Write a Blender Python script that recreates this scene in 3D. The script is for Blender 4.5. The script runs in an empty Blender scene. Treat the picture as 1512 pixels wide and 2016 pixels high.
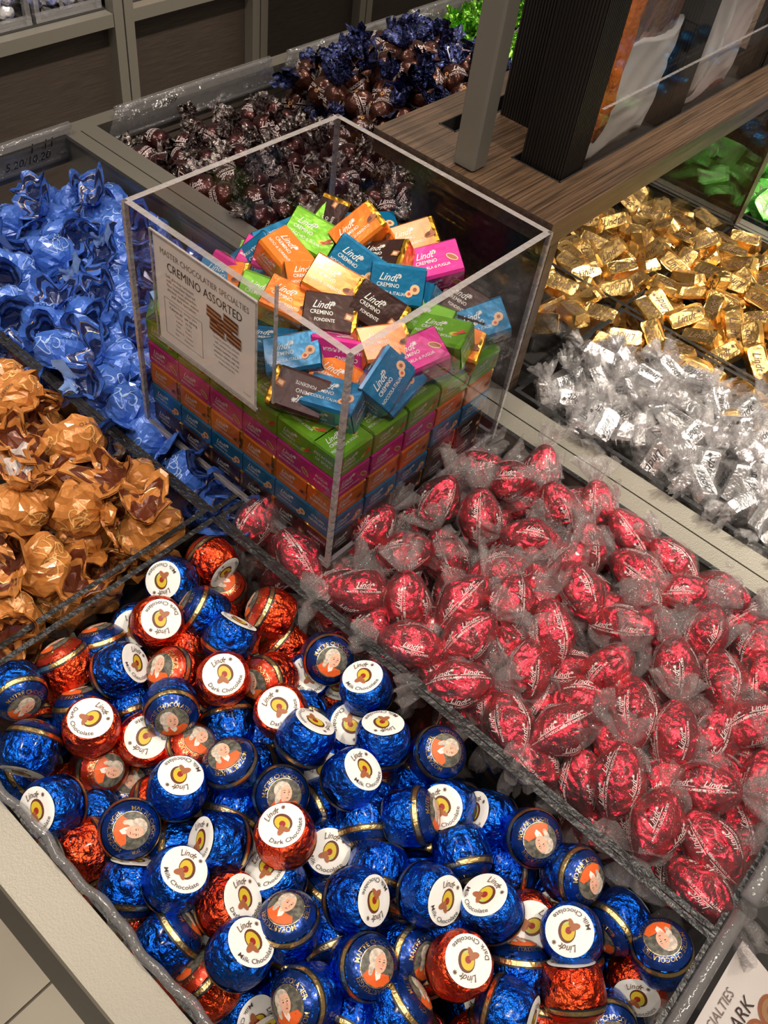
import bpy, math, random
import numpy as np
from mathutils import Vector, Matrix
S = bpy.context.scene
COL = S.collection
# ---------------------------------------------------------------- camera, world, lights
F = 1787.367
R = np.array([[0.74019213,0.66245335,0.11520058],[0.56042489,-0.51314095,-0.65008485],[-0.37153675,0.54574896,-0.75107824]])
CAM = np.array([0.44716179,-0.30449584,0.51922478])
cd = bpy.data.cameras.new('camera'); cam = bpy.data.objects.new('camera', cd); COL.objects.link(cam)
M = Matrix.Identity(4)
for i in range(3):
    M[i][0] = R[0][i]; M[i][1] = -R[1][i]; M[i][2] = -R[2][i]; M[i][3] = CAM[i]
cam.matrix_world = M
cd.sensor_fit = 'VERTICAL'; cd.sensor_height = 36; cd.sensor_width = 27; cd.lens = F*36/2016; cd.clip_start = .01
S.camera = cam
S.view_settings.view_transform = 'Standard'; S.view_settings.look = 'None'
S.view_settings.exposure = 0.0; S.view_settings.gamma = 1; S.view_settings.use_curve_mapping = False
S.cycles.transparent_max_bounces = 20; S.cycles.max_bounces = 8; S.cycles.glossy_bounces = 4
S.cycles.diffuse_bounces = 2; S.cycles.transmission_bounces = 6; S.cycles.caustics_reflective = False; S.cycles.caustics_refractive = False
S.cycles.sample_clamp_indirect = 4
w = bpy.data.worlds.new('world'); S.world = w; w.use_nodes = True
bg = w.node_tree.nodes['Background']; bg.inputs[0].default_value = (1, .86, .72, 1); bg.inputs[1].default_value = .20
def spot(x, y, z, tx, ty, tz, power, col=(1, .86, .70), size=.05, ang=60, blend=.5):
    l = bpy.data.lights.new('spot_lamp', 'SPOT'); l.energy = power; l.color = col; l.shadow_soft_size = size
    l.spot_size = math.radians(ang); l.spot_blend = blend
    o = bpy.data.objects.new('spot_lamp', l); COL.objects.link(o); o.location = (x, y, z)
    o.rotation_euler = Vector((tx-x, ty-y, tz-z)).to_track_quat('-Z', 'Y').to_euler(); return o
# shop spotlights, plus extra spots added to brighten dim places
spot(.95, .15, 1.7, .32, -.05, 0, 58, ang=40, size=.04)
spot(.35, -1.0, 1.8, .30, -.12, 0, 40, ang=36, size=.04)
spot(1.15, .95, 1.6, .36, .50, 0, 340, ang=22, size=.03, col=(1, .90, .76), blend=.8)
spot(-.5, -.7, 1.8, -.10, .12, 0, 42, ang=40, size=.05)
spot(-.3, 1.3, 1.7, -.15, .55, 0, 34, ang=40, size=.04)
spot(1.25, 1.25, 1.0, .12, .86, 0, 130, ang=24, size=.04)  # added low and from the side to throw light under the shelf
spot(.25, .1, 1.8, .1, .1, .1, 22, ang=30, size=.03)
spot(-.2, .9, 1.9, -1.45, .9, -.25, 330, ang=26, size=.05)  # added to brighten the cabinet front and its bins
spot(-.7, .8, 1.0, -1.48, .85, -.30, 60, ang=44, size=.04, col=(1, .94, .86))  # second, lower spot added to lift the dark cabinet bins
spot(-.1, -1.3, 1.5, .12, -.45, -.85, 75, ang=22, size=.06)  # added to brighten the floor tiles
def area(x, y, z, sx, sy, power, tgt=(0.2, 0.1, 0), col=(1, .9, .8)):  # unseen light panels added to give the foil sparkles
    l = bpy.data.lights.new('sparkle_panel', 'AREA'); l.shape = 'RECTANGLE'; l.size = sx; l.size_y = sy; l.energy = power; l.color = col
    o = bpy.data.objects.new('sparkle_panel', l); COL.objects.link(o); o.location = (x, y, z)
    o.rotation_euler = Vector((tgt[0]-x, tgt[1]-y, tgt[2]-z)).to_track_quat('-Z', 'Y').to_euler()
area(.6, .8, 1.9, .9, .15, 9)
area(-.8, .0, 1.9, .15, .9, 8)
area(.9, -.9, 1.8, .5, .15, 6)

rng = np.random.default_rng(7)
# ---------------------------------------------------------------- pixel rays
def ray(u, v):
    d = R.T @ np.array([(u-756)/F, (v-1008)/F, 1.]); return d/np.linalg.norm(d)
def bz(u, v, z):
    d = ray(u, v); return CAM + d*(z-CAM[2])/d[2]
def bx(u, v, x):
    d = ray(u, v); return CAM + d*(x-CAM[0])/d[0]
def by(u, v, y):
    d = ray(u, v); return CAM + d*(y-CAM[1])/d[1]
def unit(a):
    a = np.asarray(a, float); return a/np.linalg.norm(a)
def view_frame(P):
    f = unit(P-CAM); r = unit(R[0]-f*(R[0]@f)); d = np.cross(f, r); return r, d, f    # right, down, forward
def world_dir(P, nx, ny, back=False):
    r, d, f = view_frame(P); s = nx*nx+ny*ny
    if s > .98: nx, ny = nx*.98/math.sqrt(s), ny*.98/math.sqrt(s); s = nx*nx+ny*ny
    return unit(r*nx+d*ny+f*(math.sqrt(1-s) if back else -math.sqrt(1-s)))
def frame_z(z, up):
    z = unit(z); y = np.asarray(up, float)-z*(np.asarray(up, float)@z)
    if np.linalg.norm(y) < 1e-4: y = np.cross(z, [1, .3, .2])
    y = unit(y); x = np.cross(y, z); return np.array([x, y, z]).T
def rand_rot(g, tilt=3.2):
    q = g.normal(size=4); q /= np.linalg.norm(q); a, b, c, d = q
    return np.array([[1-2*(c*c+d*d), 2*(b*c-a*d), 2*(b*d+a*c)], [2*(b*c+a*d), 1-2*(b*b+d*d), 2*(c*d-a*b)], [2*(b*d-a*c), 2*(c*d+a*b), 1-2*(b*b+c*c)]])
def mat4(Rm, P):
    m = Matrix.Identity(4)
    for i in range(3):
        for j in range(3): m[i][j] = Rm[i][j]
        m[i][3] = P[i]
    return m
# ---------------------------------------------------------------- mesh builder
class MB:
    def __init__(s): s.v = []; s.f = []; s.m = []; s.n = 0
    def add(s, v, f, m=0):
        v = np.asarray(v, float).reshape(-1, 3); s.v.append(v)
        s.f += [tuple(int(i)+s.n for i in q) for q in f]
        s.m += [m]*len(f) if isinstance(m, int) else list(m); s.n += len(v)
    def grid(s, P, m=0, closed=True, caps=True):     # P (rows, cols, 3); closed around cols
        a, b = P.shape[:2]; f = []; mm = []
        for i in range(a-1):
            for j in range(b if closed else b-1):
                k = (j+1) % b; f.append((i*b+j, i*b+k, (i+1)*b+k, (i+1)*b+j)); mm.append(m if isinstance(m, int) else m[i])
        if caps and closed:
            f.append(tuple(range(b))[::-1]); mm.append(mm[0]); f.append(tuple((a-1)*b+j for j in range(b))); mm.append(mm[-2])
        s.add(P.reshape(-1, 3), f, mm)
    def box(s, a, b, m=0, bev=0):
        a = np.minimum(a, b), np.maximum(a, b); (x0, y0, z0), (x1, y1, z1) = a
        if bev:
            h = bev; P = []
            for z, k in ((z0, h), (z0+h, 0), (z1-h, 0), (z1, h)):
                P.append([(x0+k, y0+h+k*0, z), (x0+h+k*0, y0+k, z), (x1-h, y0+k, z), (x1-k, y0+h, z), (x1-k, y1-h, z), (x1-h, y1-k, z), (x0+h, y1-k, z), (x0+k, y1-h, z)])
            s.grid(np.array(P), m); return
        v = [(x0,y0,z0),(x1,y0,z0),(x1,y1,z0),(x0,y1,z0),(x0,y0,z1),(x1,y0,z1),(x1,y1,z1),(x0,y1,z1)]
        s.add(v, [(0,3,2,1),(4,5,6,7),(0,1,5,4),(1,2,6,5),(2,3,7,6),(3,0,4,7)], m)
    def build(s, name, mats, smooth=True):
        me = bpy.data.meshes.new(name); me.from_pydata(np.concatenate(s.v).tolist(), [], s.f)
        for m in (mats if isinstance(mats, (list, tuple)) else [mats]): me.materials.append(m)
        me.polygons.foreach_set('material_index', s.m)
        me.polygons.foreach_set('use_smooth', [smooth]*len(s.f)); me.update(); return me
def link(name, me, parent=None, mw=None):
    o = bpy.data.objects.new(name, me); COL.objects.link(o)
    if parent is not None: o.parent = parent
    if mw is not None: o.matrix_world = mw
    return o
def tag(o, label, cat, group=None, kind=None):
    if label: o['label'] = label
    if cat: o['category'] = cat
    if group: o['group'] = group
    if kind: o['kind'] = kind
    return o
def part(name, mb, mats, parent, smooth=False, label=None):
    o = link(name, mb.build(name, mats, smooth), parent)
    if label: o['label'] = label
    return o
def thing(name, label, cat, loc=(0, 0, 0), group=None):
    return tag(link(name, None, None, Matrix.Translation(loc)), label, cat, group)
# ---------------------------------------------------------------- lettering
_tc = {}
def text_mesh(txt, shear=0.0, res=2, bold=0):
    k = (txt, shear, res, bold)
    if k not in _tc:
        cu = bpy.data.curves.new('t', 'FONT'); cu.body = txt; cu.size = 1; cu.align_x = 'CENTER'; cu.shear = shear
        cu.resolution_u = res; cu.offset = bold
        o = bpy.data.objects.new('t', cu); COL.objects.link(o)
        dg = bpy.context.evaluated_depsgraph_get(); me = o.evaluated_get(dg).to_mesh()
        v = np.array([q.co[:] for q in me.vertices]).reshape(-1, 3); f = [tuple(p.vertices) for p in me.polygons]
        o.evaluated_get(dg).to_mesh_clear(); bpy.data.objects.remove(o); bpy.data.curves.remove(cu)
        if len(v): v[:, 1] -= .35
        _tc[k] = (v, f)
    return _tc[k]
def stamp(mb, txt, size, fn, m, shear=0., bold=0, cx=0, cy=0, rot=0, sx=1., res=2):
    """lettering flat at (cx, cy), turned by rot, then carried by fn(x, y) -> 3D"""
    v, f = text_mesh(txt, shear, res, bold)
    if not len(v): return
    x = v[:, 0]*size*sx; y = v[:, 1]*size; c, s = math.cos(rot), math.sin(rot)
    mb.add(fn(cx+x*c-y*s, cy+x*s+y*c), f, m)
def poly(mb, pts, fn, m):
    p = np.array(pts, float); mb.add(fn(p[:, 0], p[:, 1]), [tuple(range(len(p)))], m)
def disc(mb, cx, cy, rx, ry, fn, m, rot=0, n=20, rings=1):
    t = np.linspace(0, 2*math.pi, n, endpoint=False); c, s = math.cos(rot), math.sin(rot); P = [(cx, cy)]; f = []
    for k in range(1, rings+1):
        q = k/rings; X = rx*q*np.cos(t); Y = ry*q*np.sin(t); P += list(zip(cx+X*c-Y*s, cy+X*s+Y*c))
    for j in range(n): f.append((0, 1+j, 1+(j+1) % n))
    for k in range(1, rings):
        a = 1+(k-1)*n; b = a+n
        for j in range(n): f.append((a+j, b+j, b+(j+1) % n, a+(j+1) % n))
    P = np.array(P); mb.add(fn(P[:, 0], P[:, 1]), f, m)
def ribbon(mb, pts, width, fn, m, taper=True):
    p = np.array(pts, float); d = np.gradient(p, axis=0); n = np.stack([-d[:, 1], d[:, 0]], 1); n /= np.linalg.norm(n, axis=1)[:, None]+1e-9
    k = len(p); ww = width*(np.sin(np.linspace(.12, math.pi-.12, k)) if taper else np.ones(k))[:, None]/2
    a = p+n*ww; b = p-n*ww; q = np.concatenate([a, b]); f = [(i, i+1, k+i+1, k+i) for i in range(k-1)]
    mb.add(fn(q[:, 0], q[:, 1]), f, m)
def logo(mb, x, y, s, fn, m, rot=0):
    for a in range(4):
        t = rot+a*math.pi/4+.3; ribbon(mb, [(x-s*math.cos(t)*k, y-s*math.sin(t)*k) for k in (-.5, 0, .5)], s*.16, fn, m, False)
# ---------------------------------------------------------------- materials
def newmat(name):
    m = bpy.data.materials.new(name); m.use_nodes = True; nt = m.node_tree; return m, nt, nt.nodes, nt.links
def principled(name, col, rough=.5, metal=0., bump=None, coat=0., spec=.5, var=None, trans=0, sheen=0):
    """bump: list of (noise scale, distance) ; var: (scale, colour) mottling"""
    m, nt, N, L = newmat(name); b = N['Principled BSDF']
    b.inputs['Base Color'].default_value = (*col, 1); b.inputs['Roughness'].default_value = rough; b.inputs['Metallic'].default_value = metal
    b.inputs['Coat Weight'].default_value = coat; b.inputs['Coat Roughness'].default_value = .12; b.inputs['Specular IOR Level'].default_value = spec
    tc = N.new('ShaderNodeTexCoord')
    inf = N.new('ShaderNodeObjectInfo'); ad = N.new('ShaderNodeVectorMath'); ad.operation = 'ADD'; mu = N.new('ShaderNodeMath'); mu.operation = 'MULTIPLY'; mu.inputs[1].default_value = 7.
    L.new(inf.outputs['Random'], mu.inputs[0]); L.new(tc.outputs['Object'], ad.inputs[0]); L.new(mu.outputs[0], ad.inputs[1])
    prev = None
    for k in (bump or []):
        typ = k[2] if len(k) > 2 else 'noise'
        if typ == 'vor':
            t = N.new('ShaderNodeTexVoronoi'); t.inputs['Scale'].default_value = k[0]; out = t.outputs['Distance']
        else:
            t = N.new('ShaderNodeTexNoise'); t.inputs['Scale'].default_value = k[0]; t.inputs['Detail'].default_value = 3; out = t.outputs['Fac']
            if typ == 'ridge': t.noise_type = 'RIDGED_MULTIFRACTAL'
        L.new(ad.outputs[0], t.inputs['Vector'])
        bp = N.new('ShaderNodeBump'); bp.inputs['Distance'].default_value = k[1]; bp.inputs['Strength'].default_value = 1
        L.new(out, bp.inputs['Height'])
        if prev: L.new(prev.outputs[0], bp.inputs['Normal'])
        prev = bp
    if prev: L.new(prev.outputs[0], b.inputs['Normal'])
    if var:
        t = N.new('ShaderNodeTexNoise'); t.inputs['Scale'].default_value = var[0]; L.new(ad.outputs[0], t.inputs['Vector'])
        rp = N.new('ShaderNodeValToRGB'); rp.color_ramp.elements[0].position = .4; rp.color_ramp.elements[1].position = .62
        rp.color_ramp.elements[0].color = (*col, 1); rp.color_ramp.elements[1].color = (*var[1], 1)
        L.new(t.outputs['Fac'], rp.inputs[0]); L.new(rp.outputs[0], b.inputs['Base Color'])
    return m
def clear(name, tint=(1, 1, 1), gloss=.12, rough=.05, milk=0., bump=None, facing=.35):
    m, nt, N, L = newmat(name); N.remove(N['Principled BSDF']); out = N['Material Output']
    tr = N.new('ShaderNodeBsdfTransparent'); tr.inputs[0].default_value = (*tint, 1)
    gl = N.new('ShaderNodeBsdfGlossy'); gl.inputs['Roughness'].default_value = rough
    lw = N.new('ShaderNodeLayerWeight'); lw.inputs['Blend'].default_value = facing
    ma = N.new('ShaderNodeMath'); ma.operation = 'MULTIPLY_ADD'; ma.inputs[1].default_value = facing; ma.inputs[2].default_value = gloss; ma.use_clamp = True
    pw = N.new('ShaderNodeMath'); pw.operation = 'POWER'; pw.inputs[1].default_value = 4.; L.new(lw.outputs['Facing'], pw.inputs[0]); L.new(pw.outputs[0], ma.inputs[0]); lw.inputs['Blend'].default_value = .5
    mx = N.new('ShaderNodeMixShader'); L.new(ma.outputs[0], mx.inputs[0]); L.new(tr.outputs[0], mx.inputs[1]); L.new(gl.outputs[0], mx.inputs[2])
    last = mx
    if milk:
        df = N.new('ShaderNodeBsdfDiffuse'); df.inputs[0].default_value = (.9, .88, .88, 1); m2 = N.new('ShaderNodeMixShader'); m2.inputs[0].default_value = milk
        L.new(mx.outputs[0], m2.inputs[1]); L.new(df.outputs[0], m2.inputs[2]); last = m2
    if bump:
        tc = N.new('ShaderNodeTexCoord'); prev = None
        for sc, di in bump:
            t = N.new('ShaderNodeTexNoise'); t.inputs['Scale'].default_value = sc; t.inputs['Detail'].default_value = 3; L.new(tc.outputs['Object'], t.inputs['Vector'])
            bp = N.new('ShaderNodeBump'); bp.inputs['Distance'].default_value = di; L.new(t.outputs['Fac'], bp.inputs['Height'])
            if prev: L.new(prev.outputs[0], bp.inputs['Normal'])
            prev = bp
        L.new(prev.outputs[0], gl.inputs['Normal']); L.new(prev.outputs[0], lw.inputs['Normal'])
    L.new(last.outputs[0], out.inputs['Surface']); return m
def wood(name, c1, c2, scale=(3, 60, 60), rough=.45):
    m, nt, N, L = newmat(name); b = N['Principled BSDF']; b.inputs['Roughness'].default_value = rough
    tc = N.new('ShaderNodeTexCoord'); mp = N.new('ShaderNodeMapping'); mp.inputs['Scale'].default_value = scale
    L.new(tc.outputs['Object'], mp.inputs[0]); n = N.new('ShaderNodeTexNoise'); n.inputs['Scale'].default_value = 4; n.inputs['Detail'].default_value = 6; n.inputs['Roughness'].default_value = .7
    L.new(mp.outputs[0], n.inputs['Vector']); rp = N.new('ShaderNodeValToRGB'); rp.color_ramp.elements[0].position = .36; rp.color_ramp.elements[1].position = .66
    rp.color_ramp.elements[0].color = (*c1, 1); rp.color_ramp.elements[1].color = (*c2, 1); L.new(n.outputs['Fac'], rp.inputs[0]); L.new(rp.outputs[0], b.inputs['Base Color'])
    bp = N.new('ShaderNodeBump'); bp.inputs['Distance'].default_value = .0003; L.new(n.outputs['Fac'], bp.inputs['Height']); L.new(bp.outputs[0], b.inputs['Normal'])
    return m
FOILB = [(150, .0045, 'ridge'), (480, .0018)]
K = {}
K['blue_foil'] = principled('blue_foil', (.004, .085, .56), .25, 1, FOILB, coat=.25, var=(60, (.008, .14, .76)))
K['red_foil'] = principled('red_foil', (.84, .055, .015), .27, 1, FOILB, coat=.2, var=(60, (.95, .11, .03)))
K['blue_print'] = principled('blue_print', (.004, .035, .22), .3, .7, [(200, .0006)], coat=.4)
K['red_print'] = principled('red_print', (.62, .05, .02), .3, .8, [(200, .0006)], coat=.4)
K['gold_line'] = principled('gold_line', (.75, .52, .22), .3, 1, [(300, .0008)])
K['black_line'] = principled('black_line', (.01, .01, .015), .4)
K['white_paper'] = principled('white_paper', (.86, .85, .84), .5, 0, [(60, .0006)])
K['sign_paper'] = principled('sign_paper', (.80, .74, .72), .5)
K['ink'] = principled('ink', (.05, .03, .03), .6)
K['ink_grey'] = principled('ink_grey', (.22, .17, .16), .6)
K['ink_brown'] = principled('ink_brown', (.13, .07, .04), .6)
K['choc'] = principled('choc', (.12, .03, .015), .5); K['choc_light'] = principled('choc_light', (.42, .22, .11), .5)
K['marzipan'] = principled('marzipan', (.62, .46, .03), .5); K['core_red'] = principled('core_red', (.30, .02, .015), .5)
K['almond'] = principled('almond', (.36, .12, .05), .5); K['pistachio'] = principled('pistachio', (.45, .55, .16), .5)
K['skin'] = principled('skin', (.78, .47, .34), .5, var=(300, (.74, .38, .27))); K['hair'] = principled('hair', (.70, .60, .50), .6, var=(500, (.45, .38, .33)))
K['portrait_ground'] = principled('portrait_ground', (.06, .06, .05), .5, var=(400, (.16, .15, .12)))
K['coat_orange'] = principled('coat_orange', (.78, .12, .02), .5); K['cravat'] = principled('cravat', (.85, .8, .75), .5)
K['red_truffle'] = principled('red_truffle', (.56, .008, .035), .24, 1, [(140, .007, 'ridge'), (420, .0015)], coat=.3, var=(70, (.86, .04, .08)))
K['white_print'] = principled('white_print', (.85, .72, .72), .45)
K['cello'] = clear('cello', (.99, .98, .98), .055, .10, .022, [(200, .006), (500, .002)], .45)
K['cello_fan'] = clear('cello_fan', (.985, .975, .98),   .085, .12, .055, [(160, .012), (450, .004)], .7)
K['blue_wrap'] = principled('blue_wrap', (.055, .16, .62), .3, .15, [(90, .0022)], coat=.6)
K['blue_inner'] = principled('blue_inner', (.010, .025, .12), .25, .3, [(120, .001)], coat=.5)
K['blue_pale'] = principled('blue_pale', (.22, .36, .74), .4, 0, [(90, .001)])
K['brown_wrap'] = principled('brown_wrap', (.56, .215, .05), .32, .15, [(90, .0022)], coat=.5)
K['brown_inner'] = principled('brown_inner', (.13, .03, .012), .3, .2, [(120, .001)], coat=.5)
K['brown_pale'] = principled('brown_pale', (.50, .24, .08), .4, 0, [(90, .001)])
K['swirl_b'] = principled('swirl_b', (.35, .52, .92), .35); K['swirl_o'] = principled('swirl_o', (.78, .46, .16), .35)
K['parchment'] = clear('parchment', (.85, .8, .85), .12, .3, .38)
K['fond_body'] = principled('fond_body', (.055, .009, .009), .28, .7, [(150, .0018)], coat=.6)
K['fond_fan'] = principled('fond_fan', (.10, .075, .075), .2, 1, [(150, .005, 'ridge'), (500, .003)], var=(210, (.72, .64, .62)))
K['navy_fan'] = principled('navy_fan', (.012, .016, .06), .2, 1, [(150, .005, 'ridge'), (500, .003)], coat=.3, var=(190, (.13, .16, .42)))
K['navy_body'] = principled('navy_body', (.075, .018, .008), .3, .6, [(150, .0018)], coat=.6)
K['nut_print'] = principled('nut_print', (.85, .38, .10), .5)
K['lime_foil'] = principled('lime_foil', (.16, .55, .03), .25, .8, [(140, .004, 'ridge')], coat=.4, var=(90, (.35, .80, .08)))
K['mint_wrap'] = principled('mint_wrap', (.10, .50, .06), .35, .3, [(70, .002)], coat=.6, var=(60, (.20, .68, .12)))
K['gold_foil'] = principled('gold_foil', (.86, .56, .20), .30, 1, [(50, .0028, 'ridge'), (300, .0005)])
K['silver_foil'] = principled('silver_foil', (.86, .88, .89), .26, 1, [(70, .003, 'ridge'), (400, .0010)])
K['azure_foil'] = principled('azure_foil', (.01, .28, .70), .22, 1, [(140, .003, 'ridge')], coat=.3)
K['pearl_foil'] = principled('pearl_foil', (.80, .78, .80), .28, .5, [(100, .004, 'ridge')], var=(30, (.30, .34, .72)))
CC = {'teal': (.004, .185, .40), 'green': (.17, .47, .02), 'orange': (.80, .20, .015), 'magenta': (.66, .025, .27), 'brown': (.040, .013, .010)}
for k, c in CC.items():
    K['carton_'+k] = principled('carton_'+k, c, .30, .35, [(70, .0012)], coat=.6)
K['carton_gold'] = principled('carton_gold', (.80, .42, .05), .28, 1, [(160, .002, 'ridge')])
K['print_pale'] = principled('print_pale', (.80, .84, .80), .4)
K['print_tan'] = principled('print_tan', (.80, .50, .28), .5); K['print_red'] = principled('print_red', (.62, .08, .04), .5); K['print_lime'] = principled('print_lime', (.55, .62, .08), .5)
K['acrylic'] = clear('acrylic', (.85, .84, .86), .018, .01, 0, None, .35)
K['acrylic_clear'] = clear('acrylic_clear', (.96, .96, .96), .018, .02, 0, None, .26)
K['acrylic_edge'] = principled('acrylic_edge', (.42, .39, .39), .18, 0, [(220, .002)], coat=1)
K['acrylic_edge'].node_tree.nodes['Principled BSDF'].inputs['Alpha'].default_value = .75
K['tray_edge'] = principled('tray_edge', (.016, .016, .017), .30, 0, [(180, .0015)])
K['acrylic_lip'] = clear('acrylic_lip', (.86, .86, .88), .09, .08, .09, [(60, .004)], .7)
K['steel'] = principled('steel', (.30, .282, .240), .42, .7, [(900, .0002)])
K['steel_dark'] = principled('steel_dark', (.22, .20, .17), .45, .6)
K['post_paint'] = principled('post_paint', (.20, .19, .165), .45, .5)
K['wood_top'] = wood('wood_top', (.022, .013, .008), (.15, .090, .053), (170, 2.5, 60), .35)
K['wood_edge'] = wood('wood_edge', (.030, .018, .012), (.085, .055, .038), (60, 3, 60), .4)
K['wood_dark'] = wood('wood_dark', (.004, .003, .0025), (.011, .0075, .006), (80, 80, 2), .5)
K['wood_panel'] = wood('wood_panel', (.022, .015, .011), (.048, .034, .026), (3, 3, 90), .6)
K['tile'] = principled('tile', (.56, .51, .42), .4, 0, None, var=(3, (.44, .39, .32)))
K['grout'] = principled('grout', (.16, .14, .11), .8)
K['orange_foil'] = principled('orange_foil', (.90, .24, .03), .22, .5, [(30, .008, 'ridge'), (120, .004)], coat=.5)
K['amber_foil'] = principled('amber_foil', (.55, .13, .015), .2, .9, [(30, .012, 'ridge'), (120, .004)], coat=.5)
K['dusk_foil'] = principled('dusk_foil', (.10, .032, .020), .25, .25, [(25, .012, 'ridge'), (120, .004)], coat=.6, var=(20, (.30, .13, .08)))
K['bag_film'] = clear('bag_film', (.92, .86, .80), .10, .2, .55, [(30, .006)])
K['bag_pink'] = clear('bag_pink', (.80, .52, .50), .10, .25, .45, [(30, .006)])
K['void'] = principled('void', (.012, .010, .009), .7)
# ---------------------------------------------------------------- the kinds of sweets
TAU = 2*math.pi
PZ = np.array([(.006,-.0124),(.0115,-.0125),(.0135,-.0122),(.0152,-.0108),(.0165,-.0078),(.0171,-.0040),(.0172,-.0005),(.0170,.0025),(.0164,.0052),(.0152,.0078),(.0135,.0099),(.0112,.0118),(.0085,.0131),(.0055,.0139),(.002,.0142)])
PZ[:, 1] = np.where(PZ[:, 1] < 0, PZ[:, 1]*1.26, PZ[:, 1])
def dome_z(r): return np.interp(r, PZ[::-1][:8, 0], PZ[::-1][:8, 1])
def dome(off):
    def fn(x, y):
        r = np.hypot(x, y); return np.stack([x*(1+off*20), y*(1+off*20), dome_z(r)+off], 1)
    return fn
def arc(fn, r0, a0, bottom=False):
    def g(x, y):
        if bottom: a = a0+x/r0; r = r0-y
        else: a = a0-x/r0; r = r0+y
        return fn(r*np.cos(a), r*np.sin(a))
    return g
def ball_parts(colour, seed):
    g = np.random.default_rng(seed); a = []
    mb = MB(); t = np.linspace(0, TAU, 44, endpoint=False); rows = []
    s = np.linspace(0, 1, 22); pr = np.interp(s*14, range(15), PZ[:, 0]); pz = np.interp(s*14, range(15), PZ[:, 1])
    ph = g.uniform(0, 6, 6)
    for r, z in zip(pr, pz):
        k = 1 + .016*np.sin(3*t+ph[0]+z*150)+.012*np.sin(7*t+ph[1]-z*200)*(z < .004)+.010*np.sin(13*t+ph[2])*(z < -.004)
        rows.append(np.stack([r*k*np.cos(t), r*k*np.sin(t), np.full(44, z)+(.0004*np.sin(5*t+ph[3]) if -.012 < z < .008 else 0)], 1))
    mb.grid(np.array(rows)); a.append(('foil_wrapper', mb.build('foil_wrapper', K[colour+'_foil']), None))
    mb = MB()
    for lo, hi, m in ((.0156, .0159, 1), (.0159, .01665, 0), (.01665, .01690, 1)):
        rr = np.linspace(lo, hi, 3); q = PZ[6:12][::-1]; zz = np.interp(rr, q[:, 0], q[:, 1])
        mb.grid(np.array([np.stack([(r+.00035)*np.cos(t), (r+.00035)*np.sin(t), np.full(44, z+.0002)], 1) for r, z in zip(rr, zz)]), m, True, False)
    a.append(('gold_band', mb.build('gold_band', [K['gold_line'], K['black_line']]), None))
    # printed seal with the painted portrait
    mb = MB(); n = 44; rr = np.array([0.0001, .004, .008, .0104, .0125, .0142, .0154])
    mb.grid(np.array([dome(.00025)(r*np.cos(t), r*np.sin(t)) for r in rr]), 0, True, False)
    disc(mb, 0, 0, .0101, .0101, dome(.00035), 1, 0, 30, 3); disc(mb, 0, 0, .0098, .0098, dome(.00045), 2, 0, 30, 3)
    f5 = dome(.00055); f6 = dome(.00065); f7 = dome(.00075); f8 = dome(.00085)
    def fan(pts, fn, m):                                     # polygon split round its middle so that it follows the dome
        c = np.mean(pts, 0); 
        for q0, q1 in zip(pts, pts[1:]+pts[:1]):
            poly(mb, [c, ((c[0]+q0[0])/2, (c[1]+q0[1])/2), q0, q1, ((c[0]+q1[0])/2, (c[1]+q1[1])/2)], fn, m)
    fan([(-.0082,-.0052),(-.0062,-.0022),(-.003,-.0016),(.002,-.003),(.0066,-.0030),(.0078,-.0056),(.0045,-.0084),(0,-.0095),(-.005,-.0082)], f5, 3)
    fan([(-.0022,-.0008),(.0016,-.0018),(.0014,-.0052),(-.0006,-.0066),(-.0018,-.004)], f6, 4)
    disc(mb, -.0012, .0034, .0050, .0050, f6, 5, .2, 14, 2); disc(mb, -.0042, -.0006, .0016, .0024, f6, 5, -.3); disc(mb, -.0045, -.003, .0012, .0017, f6, 5, 0)
    disc(mb, .0008, .0016, .0034, .0046, f7, 6, -.12, 18, 2); disc(mb, .0000, -.0018, .0018, .002, f6, 6)
    for x in (-.0002, .0024): disc(mb, x, .0022, .0006, .00026, f8, 7, 0, 8); ribbon(mb, [(x-.0008,.0031),(x,.0034),(x+.0008,.0031)], .0003, f8, 8)
    ribbon(mb, [(.0014,.0024),(.0021,.0006),(.0013,.0002)], .0003, f8, 9); ribbon(mb, [(.0003,-.0010),(.0012,-.0008),(.0021,-.0010)], .0005, f8, 9)
    for r0, txt, c0 in ((.0116, 'MAITRE CHOCOLATIER', math.pi/2), (.0116, 'MOZARTKUGEL', -math.pi/2)):
        stamp(mb, txt, .0030, arc(dome(.0005), r0, c0), 1, bold=.01, sx=1.15)
    a.append(('portrait_seal', mb.build('portrait_seal', [K[colour+'_print'], K['gold_line'], K['portrait_ground'], K['coat_orange'], K['cravat'], K['hair'], K['skin'], K['black_line'], K['ink_brown'], K['core_red']]), 'printed seal with a portrait of a person in an orange coat'))
    # white sticker on the flat side
    mb = MB()
    def under(off):
        def fn(x, y):
            r = np.hypot(x, y); return np.stack([-x, y, -.0162-off+np.maximum(0, r-.0118)*.30+.00012*np.sin(x*500)], 1)
        return fn
    disc(mb, 0, 0, .0130, .0130, under(.0001), 0, 0, 44, 6)
    u2, u3, u4, u5 = under(.0003), under(.0004), under(.0005), under(.0006)
    disc(mb, .0012, .0006, .0047, .0059, u2, 1, .25, 20); disc(mb, .0007, .0003, .0037, .0049, u3, 2, .25, 20); disc(mb, .0005, -.0001, .0017, .0019, u4, 3)
    disc(mb, -.0022, -.0030, .0030, .0017, u4, 4, .5); disc(mb, .0002, -.0040, .0026, .0014, u5, 4, -.9); disc(mb, .0024, -.0034, .0020, .0006, u5, 5, .8); disc(mb, -.0012, -.0012, .0014, .0009, u5, 4, .2)
    stamp(mb, 'Lindt', .0050, arc(under(.0007), .0090, math.pi/2+.22), 6, .4, .003, sx=.95); logo(mb, .0062, .0080, .0024, u3, 6)
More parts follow.
